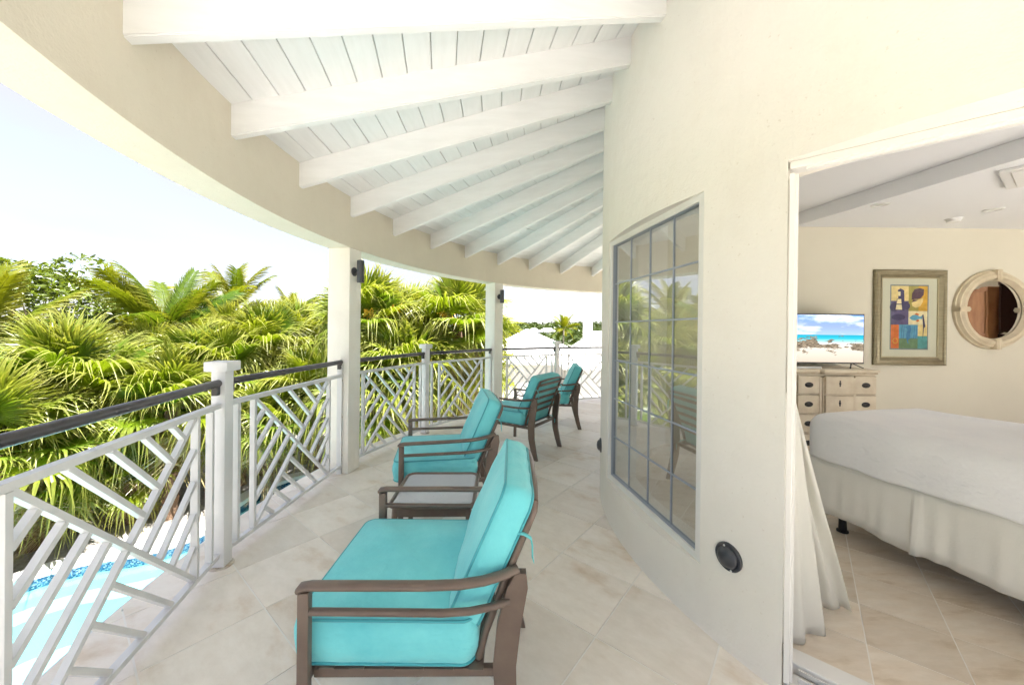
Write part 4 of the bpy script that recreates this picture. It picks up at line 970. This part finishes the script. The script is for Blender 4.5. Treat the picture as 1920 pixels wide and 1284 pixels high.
# ------------------------------------------------------------------ neighbouring houses
def hip_house(name, label, cx_, cy_, hw_, hd_, ze, za, ridge, rz=0):
    t = thing(name, label, 'house', (cx_, cy_, GZ), rz)
    E = ze - GZ; A = za - GZ
    m = MB(); m.box((0, 0, (E - .1) / 2), (2 * hw_ - .9, 2 * hd_ - .9, E - .1)); m.build('wall', 'house_wall', t)
    m = MB(); m.add([(-hw_, -hd_, E), (hw_, -hd_, E), (hw_, hd_, E), (-hw_, hd_, E), (-ridge, 0, A), (ridge, 0, A), (-hw_, -hd_, E - .16), (hw_, -hd_, E - .16), (hw_, hd_, E - .16), (-hw_, hd_, E - .16)],
                    [(0, 1, 5, 4), (1, 2, 5), (2, 3, 4, 5), (3, 0, 4), (0, 6, 7, 1), (1, 7, 8, 2), (2, 8, 9, 3), (3, 9, 6, 0), (9, 8, 7, 6)]); r_ = m.build('roof', 'roof_white', t)
    for p, q in (((-hw_, -hd_, E), (-ridge, 0, A)), ((hw_, -hd_, E), (ridge, 0, A)), ((-ridge - .01, 0, A), (ridge + .01, 0, A))):
        m = MB(); m.tube([Vector(p) + Vector((0, 0, .02)), Vector(q) + Vector((0, 0, .02))], .09, 8); m.build('ridge_cap', 'roof_white', r_, 60)
    return t, E
hA, E = hip_house('house', 'white house with pyramid roof behind the far railing, left of the coconut palm', 1.2, 29.5, 4.7, 4.7, -.75, 1.42, .02, R_(3))
for x in (-2.2, 1.6):
    m = MB(); m.box((x, -4.28, 1.35), (1.1, .06, 1.2)); w = m.build('window', 'house_window', hA); m = MB(); m.box((x, -4.29, 1.35), (1.3, .05, 1.4)); m.build('frame', 'house_wall', w)
hB, E = hip_house('house', 'white house with a chimney block, right of the coconut palm', 8.6, 27.0, 5.2, 4.6, -.85, 1.30, 2.6, R_(-4))
m = MB(); m.box((-2.95, .2, 3.3), (.62, .7, 4.9), bev=.03); m.build('chimney', 'house_wall', hB); m = MB(); m.box((-2.95, .2, 5.80), (.75, .83, .12), bev=.02); m.build('chimney_cap', 'house_wall', hB)
for k, (x, y, w_, lab) in enumerate(((9.0, 150, 5, 'tiny white house on the distant green rise, left one'), (15.5, 160, 7, 'tiny white house on the distant green rise, right one'))):
    z = hz_(x, y); t = thing('distant_house', lab, 'house', (x, y, z - .5)); m = MB(); m.box((0, 0, 2.0), (w_, 5, 4.0)); m.build('wall', 'house_wall', t)
    m = MB(); hw_ = w_ / 2 + .4; m.add([(-hw_, -2.9, 4), (hw_, -2.9, 4), (hw_, 2.9, 4), (-hw_, 2.9, 4), (-hw_ + 2.2, 0, 5.4), (hw_ - 2.2, 0, 5.4)], [(0, 1, 5, 4), (1, 2, 5), (2, 3, 4, 5), (3, 0, 4), (3, 2, 1, 0)]); m.build('roof', 'roof_white', t)

# ------------------------------------------------------------------ palms
def fan_leaf(seed, pet=.75, rad=.72, droop=.35, spread=150, nseg=44, dead=False):
    rnd = random.Random(seed); m = MB()
    # petiole along +y, slightly arched
    pp = [(0, 0, 0), (0, pet * .35, .03), (0, pet * .7, .03), (0, pet, 0)]
    m.tube(pp, [.016, .011, .009, .008], 5)
    O = Vector((0, pet, 0)); dth = R_(2 * spread / nseg)
    for k in range(nseg):
        th = R_(-spread) + dth * (k + .5); ln = rad * (.72 + .30 * math.cos(th * .55)) * rnd.uniform(.92, 1.08)
        split = rnd.uniform(.56, .70); dv = Vector((math.sin(th), math.cos(th), 0)); sd_ = Vector((math.cos(th), -math.sin(th), 0))
        dr_ = droop * rnd.uniform(.6, 1.6); tw_ = rnd.gauss(0, .10); V = []; al = []
        up = .10 + .10 * abs(math.sin(th))                    # costapalmate: sides lift, making a shallow cup
        for f in (0.02, .3, .55, .7, .85, 1.0, 1.14):
            if f <= split: w = math.tan(dth / 2) * f * ln * 1.0
            else: w = math.tan(dth / 2) * split * ln * max(.015, (1 - (f - split) / (1.14 - split)) ** 1.15)
            g = max(0, f - .38) / .62
            rr = ln * (f - .22 * dr_ * g * g); z = ln * (up * f - dr_ * g ** 2.0 * .45 - .85 * dr_ * g ** 4)
            c = O + dv * rr + sd_ * (tw_ * g * g * ln) + Vector((0, 0, z)); fold = w * .55
            V += [c - sd_ * w + Vector((0, 0, -fold * .5)), c + Vector((0, 0, fold * .5)), c + sd_ * w + Vector((0, 0, -fold * .5))]; al += [f / 1.14] * 3
        F = []
        for i in range(6): a = i * 3; F += [(a, a + 1, a + 4, a + 3), (a + 1, a + 2, a + 5, a + 4)]
        m.add(V, F, al)
    return m.mesh('fan_leaf', 'dead_leaf' if dead else 'fan_leaf', None, True)
FAN_UP = [fan_leaf(s, .80, .80, .08, 130) for s in (1, 2)]
FAN_MID = [fan_leaf(s, .85, .84, .22, 140) for s in (3, 4, 5)]
FAN_LOW = [fan_leaf(s, .85, .80, .50, 150) for s in (6, 7)]
FAN_DEAD = [fan_leaf(9, .6, .62, .95, 110, 26, True)]
def boots(t, h, r0, rnd):
    m = MB()
    for k in range(int(h * 26)):
        z = h * rnd.random(); a = rnd.uniform(0, 6.28); r = r0 * (1.12 - .25 * z / h); e = Matrix.Rotation(a, 3, 'Z') @ Matrix.Rotation(rnd.uniform(.15, .5), 3, 'Y')
        m.box((r * math.cos(a), r * math.sin(a), z), (.03, .07, .16), e)
    m.build('leaf_bases', 'boot', t, kind='stuff')
def stalk(t, ang, ln, z0, rnd, el=.9):
    m = MB(); d = Vector((math.cos(ang), math.sin(ang), 0)); P = []
    for k in range(7): f = k / 6; P.append(d * (ln * f * math.cos(el * (1 - .5 * f))) + Vector((0, 0, z0 + ln * math.sin(el) * (f - .55 * f * f))))
    m.tube(P, [.012 - .0012 * k for k in range(7)], 5)
    for k in range(70):
        f = rnd.uniform(.25, 1); i = min(5, int(f * 6)); p = P[i].lerp(P[i + 1], f * 6 - i); o = Vector((rnd.gauss(0, .055), rnd.gauss(0, .055), rnd.gauss(-.03, .055)))
        s = rnd.uniform(.016, .034); c = p + o
        m.add([c + Vector(v) * s for v in ((1, 0, 0), (-1, 0, 0), (0, 1, 0), (0, -1, 0), (0, 0, 1), (0, 0, -1))], [(0, 2, 4), (2, 1, 4), (1, 3, 4), (3, 0, 4), (2, 0, 5), (1, 2, 5), (3, 1, 5), (0, 3, 5)])
    m.build('flower_stalk', 'flower', t)
def fan_palm(x, y, zc, label, seed, s=1.0, n=26, flowers=(), trunk_r=.13, dead=8):
    rnd = random.Random(seed); t = thing('fan_palm', label, 'palm', (x, y, GZ), 0, 'fan palms beside the pool')
    h = max(.4, zc - GZ - .25 * s); m = MB(); lean = (rnd.gauss(0, .08), rnd.gauss(0, .08))
    m.tube([(lean[0] * f * 0, lean[1] * f * 0, h * f - .1 * (f == 0)) for f in (0, .1, .3, .6, .85, 1)], [trunk_r * 1.45, trunk_r * 1.15, trunk_r, trunk_r * .92, trunk_r, trunk_r * .8], 12); m.build('trunk', 'palm_trunk', t, 60)
    boots(t, h, trunk_r, rnd)
    for k in range(n):
        f = k / (n - 1); el = 84 - 112 * f ** .95 + rnd.gauss(0, 6); azm = k * 137.5 + rnd.gauss(0, 12)
        me = rnd.choice(FAN_UP if el > 45 else FAN_MID if el > 0 else FAN_LOW)
        ss = s * rnd.uniform(.85, 1.1) * (1 if el > -20 else .92)
        place(me, 'leaf', t, (0, 0, h + .12 * s * (1 - f)), Euler((R_(el), R_(rnd.gauss(0, 14)), R_(azm)), 'XYZ'), None, (ss,) * 3)
    for k in range(dead):
        place(FAN_DEAD[0], 'dead_leaf', t, (0, 0, h - .12 * s), Euler((R_(rnd.uniform(-72, -52)), R_(rnd.gauss(0, 15)), R_(k * 360 / dead + rnd.uniform(-25, 25))), 'XYZ'), None, (s * rnd.uniform(.8, 1.05),) * 3)
    for a_, l_ in flowers: stalk(t, R_(a_), l_ * s, h + .1, rnd)
    return t
palms = [(-9.86, 8.2, .05, 'large fan palm with drooping leaves above the left part of the handrail', 1.12, 30, ()),
 (-9.41, 6.6, -.75, 'fan palm cut by the left edge just above the dark handrail', 1.0, 26, ()),
 (-8.2, 8.8, -.35, 'fan palm directly left of the nearest railing post', 1.0, 26, ()),
 (-8.16, 10.0, .25, 'fan palm with orange flower stalks behind the nearest railing post', 1.0, 26, ((-40, 1.0), (-75, .9))),
 (-7.71, 11.5, .75, 'fan palm midway between the nearest post and the nearest column', 1.05, 28, ()),
 (-7.02, 12.5, .90, 'tall fan palm reaching up left of the nearest column', 1.05, 28, ()),
 (-5.92, 11.0, -.30, 'fan palm directly behind the handrail left of the nearest column', 1.0, 26, ((-60, .9),)),
 (-6.56, 9.9, -1.0, 'low fan palm seen through the second railing panel', .85, 22, ()),
 (-7.94, 10.7, -1.5, 'short fan palm behind the nearest railing post near the gravel', .8, 20, ()),
 (-8.9, 8.6, -2.05, 'short fan palm with stout reddish trunk seen through the first railing', .72, 18, ()),
 (-3.6, 9.5, 1.62, 'bright green fan palm just right of the nearest column', 1.0, 30, ((-30, 1.2), (-80, 1.0))),
 (-3.13, 11.0, 1.50, 'fan palm rising behind the bright one right of the nearest column', 1.0, 28, ()),
 (-2.49, 9.0, .45, 'round crowned fan palm just above the middle railing post', 1.0, 30, ((0, 1.2), (-45, .9))),
 (-1.46, 10.0, 1.62, 'tall fan palm just left of the farther column', 1.05, 30, ((180, 1.0), (-110, 1.0))),
 (-1.27, 11.0, .25, 'fan palm with yellow flower stalks behind the fourth railing panel', 1.0, 26, ((-100, 1.0), (-60, .9))),
 (-3.32, 8.8, -.15, 'fan palm seen through the third railing panel beyond the column', 1.0, 28, ((-90, .8),)),
 (-2.25, 11.9, -1.0, 'lowest fan palm behind the middle railing post', 1.0, 24, ()),
 (-9.83, 7.5, -1.7, 'low fan palm under the handrail at far left', .85, 20, ()),
 (-10.4, 9.5, -1.0, 'fan palm in the shade below the large drooping one', .95, 24, ()),
 (-6.06, 13.2, .75, 'fan palm half hidden behind the nearest column', 1.0, 24, ()),
 (-10.2, 13.0, .80, 'fan palm below the tall coconut palm behind the first post', 1.05, 26, ()),
 (-12.6, 10.6, .15, 'fan palm under the arching yellow frond at left', 1.05, 26, ()),
 (-10.9, 11.0, .05, 'fan palm between the large drooping one and the first post', 1.05, 26, ())]
for k, (x, y, zc, lab, s, n, fl) in enumerate(palms): fan_palm(x, y, zc, lab, 100 + k, s, n + 7, fl)

def frond(seed, ln=2.4, droop=.9, nl=66, leaf=.66):
    rnd = random.Random(seed); m = MB(); P = []
    for k in range(13):
        f = k / 12; a = droop * f ** 1.5; P.append((0, ln * (f - .18 * droop * f * f), ln * (-.38 * droop * f ** 2.2)))
    P = [Vector(p) for p in P]; m.tube(P, [.026 * (1 - .88 * k / 12) for k in range(13)], 5)
    for i in range(nl):
        f = .16 + .84 * (i + .5) / nl; q = f * 12; j = min(11, int(q)); c = P[j].lerp(P[j + 1], q - j); d = (P[j + 1] - P[j]).normalized()
        L_ = leaf * (.55 + .9 * math.sin(PI * min(1, f * .86 + .12)) * .6) * rnd.uniform(.88, 1.1)
        for s in (-1, 1):
            side = Vector((s, 0, 0)); fw_ = .55 + .55 * f; dv = (side + d * fw_ + Vector((0, 0, .18))).normalized(); V = []; al = []
            dn = rnd.uniform(.5, 1.1)
            for g, w in ((0, .012), (.35, .019), (.7, .014), (1, .0015)):
                p = c + dv * L_ * g * (1 - .15 * g) + Vector((0, 0, -L_ * .55 * dn * g * g)); wv2 = d * w
                V += [p - wv2, p + wv2]; al += [g] * 2
            m.add(V, [(0, 1, 3, 2), (2, 3, 5, 4), (4, 5, 7, 6)], al)
    return m.mesh('frond', 'frond', None, True)
FR = [frond(31, 2.5, .55), frond(32, 2.5, .95), frond(33, 2.4, 1.25)]
def coconut(x, y, zc, label, seed, s=1.0, n=17, wind=None):
    rnd = random.Random(seed); t = thing('coconut_palm', label, 'palm', (x, y, GZ), 0, 'coconut palms')
    h = zc - GZ; b = rnd.uniform(-.25, .25); m = MB(); m.tube([(b * (f - f * f), 0, h * f - .15 * (f == 0)) for f in (0, .05, .25, .5, .75, 1)], [.20, .15, .125, .115, .105, .10], 12); m.build('trunk', 'coconut_trunk', t, 60)
    for k in range(n):
        f = k / (n - 1); el = 86 - 100 * f + rnd.gauss(0, 6); me = FR[0] if el > 50 else FR[1] if el > 12 else FR[2]
        place(me, 'frond', t, (0, 0, h), Euler((R_(el), R_(rnd.gauss(0, 18)), R_(k * 137.5 + rnd.gauss(0, 12))), 'XYZ'), None, (s * rnd.uniform(.88, 1.08),) * 3)
    return t
coconut(-11.5, 12.2, 1.15, 'broad coconut palm with arching fronds behind the drooping fan palm', 41, 1.0, 24)
coconut(-13.2, 9.0, .55, 'yellowish coconut palm cut by the left edge of the picture', 42, 1.05, 20)
coconut(-12.25, 16.0, 2.05, 'tall coconut palm standing highest behind the first railing post', 43, .98, 20)
coconut(-9.6, 9.4, -.3, 'low feathery palm among the fan palms left of the first post', 46, .62, 15)
coconut(-10.9, 7.0, -.75, 'low feathery palm beside the left edge above the handrail', 47, .62, 15)
coconut(-9.3, 11.8, .55, 'feathery palm behind the fan palms right of the first post', 48, .66, 15)
coconut(-12.1, 20.0, 1.95, 'small distant coconut palm left of the nearest column', 44, .8, 16)
coconut(6.35, 45.0, 1.55, 'lone coconut palm between the two white roofs', 45, .86, 17)

# ------------------------------------------------------------------ broadleaf trees and shrubs
def tree(x, y, h, rx, label, seed, nb=22, group='broadleaf trees behind the palms', m_='broad_leaf', size=.15, nl=260):
    rnd = random.Random(seed); t = thing('broadleaf_tree', label, 'tree', (x, y, GZ), 0, group); m = MB(); top = h * .55
    m.tube([(0, 0, -.1), (.05, 0, top * .5), (0, .05, top)], [.20, .15, .10], 8); tips = []
    for k in range(nb):
        a = k * 2.4 + rnd.uniform(-.4, .4); q = math.sqrt((k + .5) / nb); zt_ = h * (.98 - .42 * q * q) + rnd.gauss(0, h * .05)
        p = Vector((rx * q * math.cos(a), rx * q * math.sin(a), zt_)); tips.append(p)
        s = Vector((0, .02, top * rnd.uniform(.6, 1))); m.tube([s, s.lerp(p, .5) + Vector((0, 0, .15)), p], [.05, .03, .01], 5)
    m.build('trunk', 'bark', t, 60); m = MB()
    for p in tips: leaf_blob(m, p, rx * rnd.uniform(.22, .36), rx * rnd.uniform(.16, .28), nl, size, rnd)
    m.build('crown', m_, t, None, True)
tree(-20.6, 16.0, 7.3, 3.3, 'light green broadleaf tree rising at the left edge behind the palms', 61, 26)
tree(-18.2, 17.5, 5.9, 1.9, 'small broadleaf tree right of the tall one at left', 62, 16)
tree(-16.0, 21.0, 4.6, 3.2, 'broadleaf tree low behind the arching coconut fronds', 63, 20)
tree(-11.0, 24.0, 4.6, 3.4, 'broadleaf tree behind the tall coconut palm', 64, 20)
tree(-6.5, 19.0, 4.2, 3.0, 'broadleaf tree behind the fan palms left of the nearest column', 65, 20)
tree(-3.0, 17.0, 4.2, 2.6, 'broadleaf tree behind the fan palms between the columns', 66, 20)
tree(-24.5, 12.5, 5.2, 3.0, 'broadleaf tree at the left edge below the tallest one', 67, 22)
def shrub(x, y, h, r, label, seed):
    rnd = random.Random(seed); t = thing('shrub', label, 'shrub', (x, y, GZ), 0, 'leafy shrubs beside the pool'); m = MB()
    for k in range(6): a = k * 1.05; m.tube([(0, 0, 0), (r * .4 * math.cos(a), r * .4 * math.sin(a), h * .7)], [.015, .006], 5)
    m.build('stems', 'bark', t); m = MB()
    for k in range(7): a = k * .9; q = .55 * (k > 0); leaf_blob(m, (r * q * math.cos(a), r * q * math.sin(a), h * rnd.uniform(.35, .75)), r * .5, h * .34, 90, .085, rnd)
    m.build('foliage', 'shrub_leaf', t, None, True)
for k, (x, y, h, r, lab) in enumerate([(-10.2, 7.4, 1.0, .7, 'leafy green shrub seen through the first railing at far left'), (-9.7, 8.0, .9, .6, 'leafy shrub left of the stout reddish trunk'), (-10.9, 8.3, 1.3, .9, 'larger leafy shrub in the shade behind the pool edge'),
                                       (-7.9, 12.2, .9, .8, 'leafy shrub near the gravel behind the second railing'), (-3.0, 12.4, .8, .7, 'leafy shrub on the ground beyond the middle post')]): shrub(x, y, h, r, lab, 80 + k)
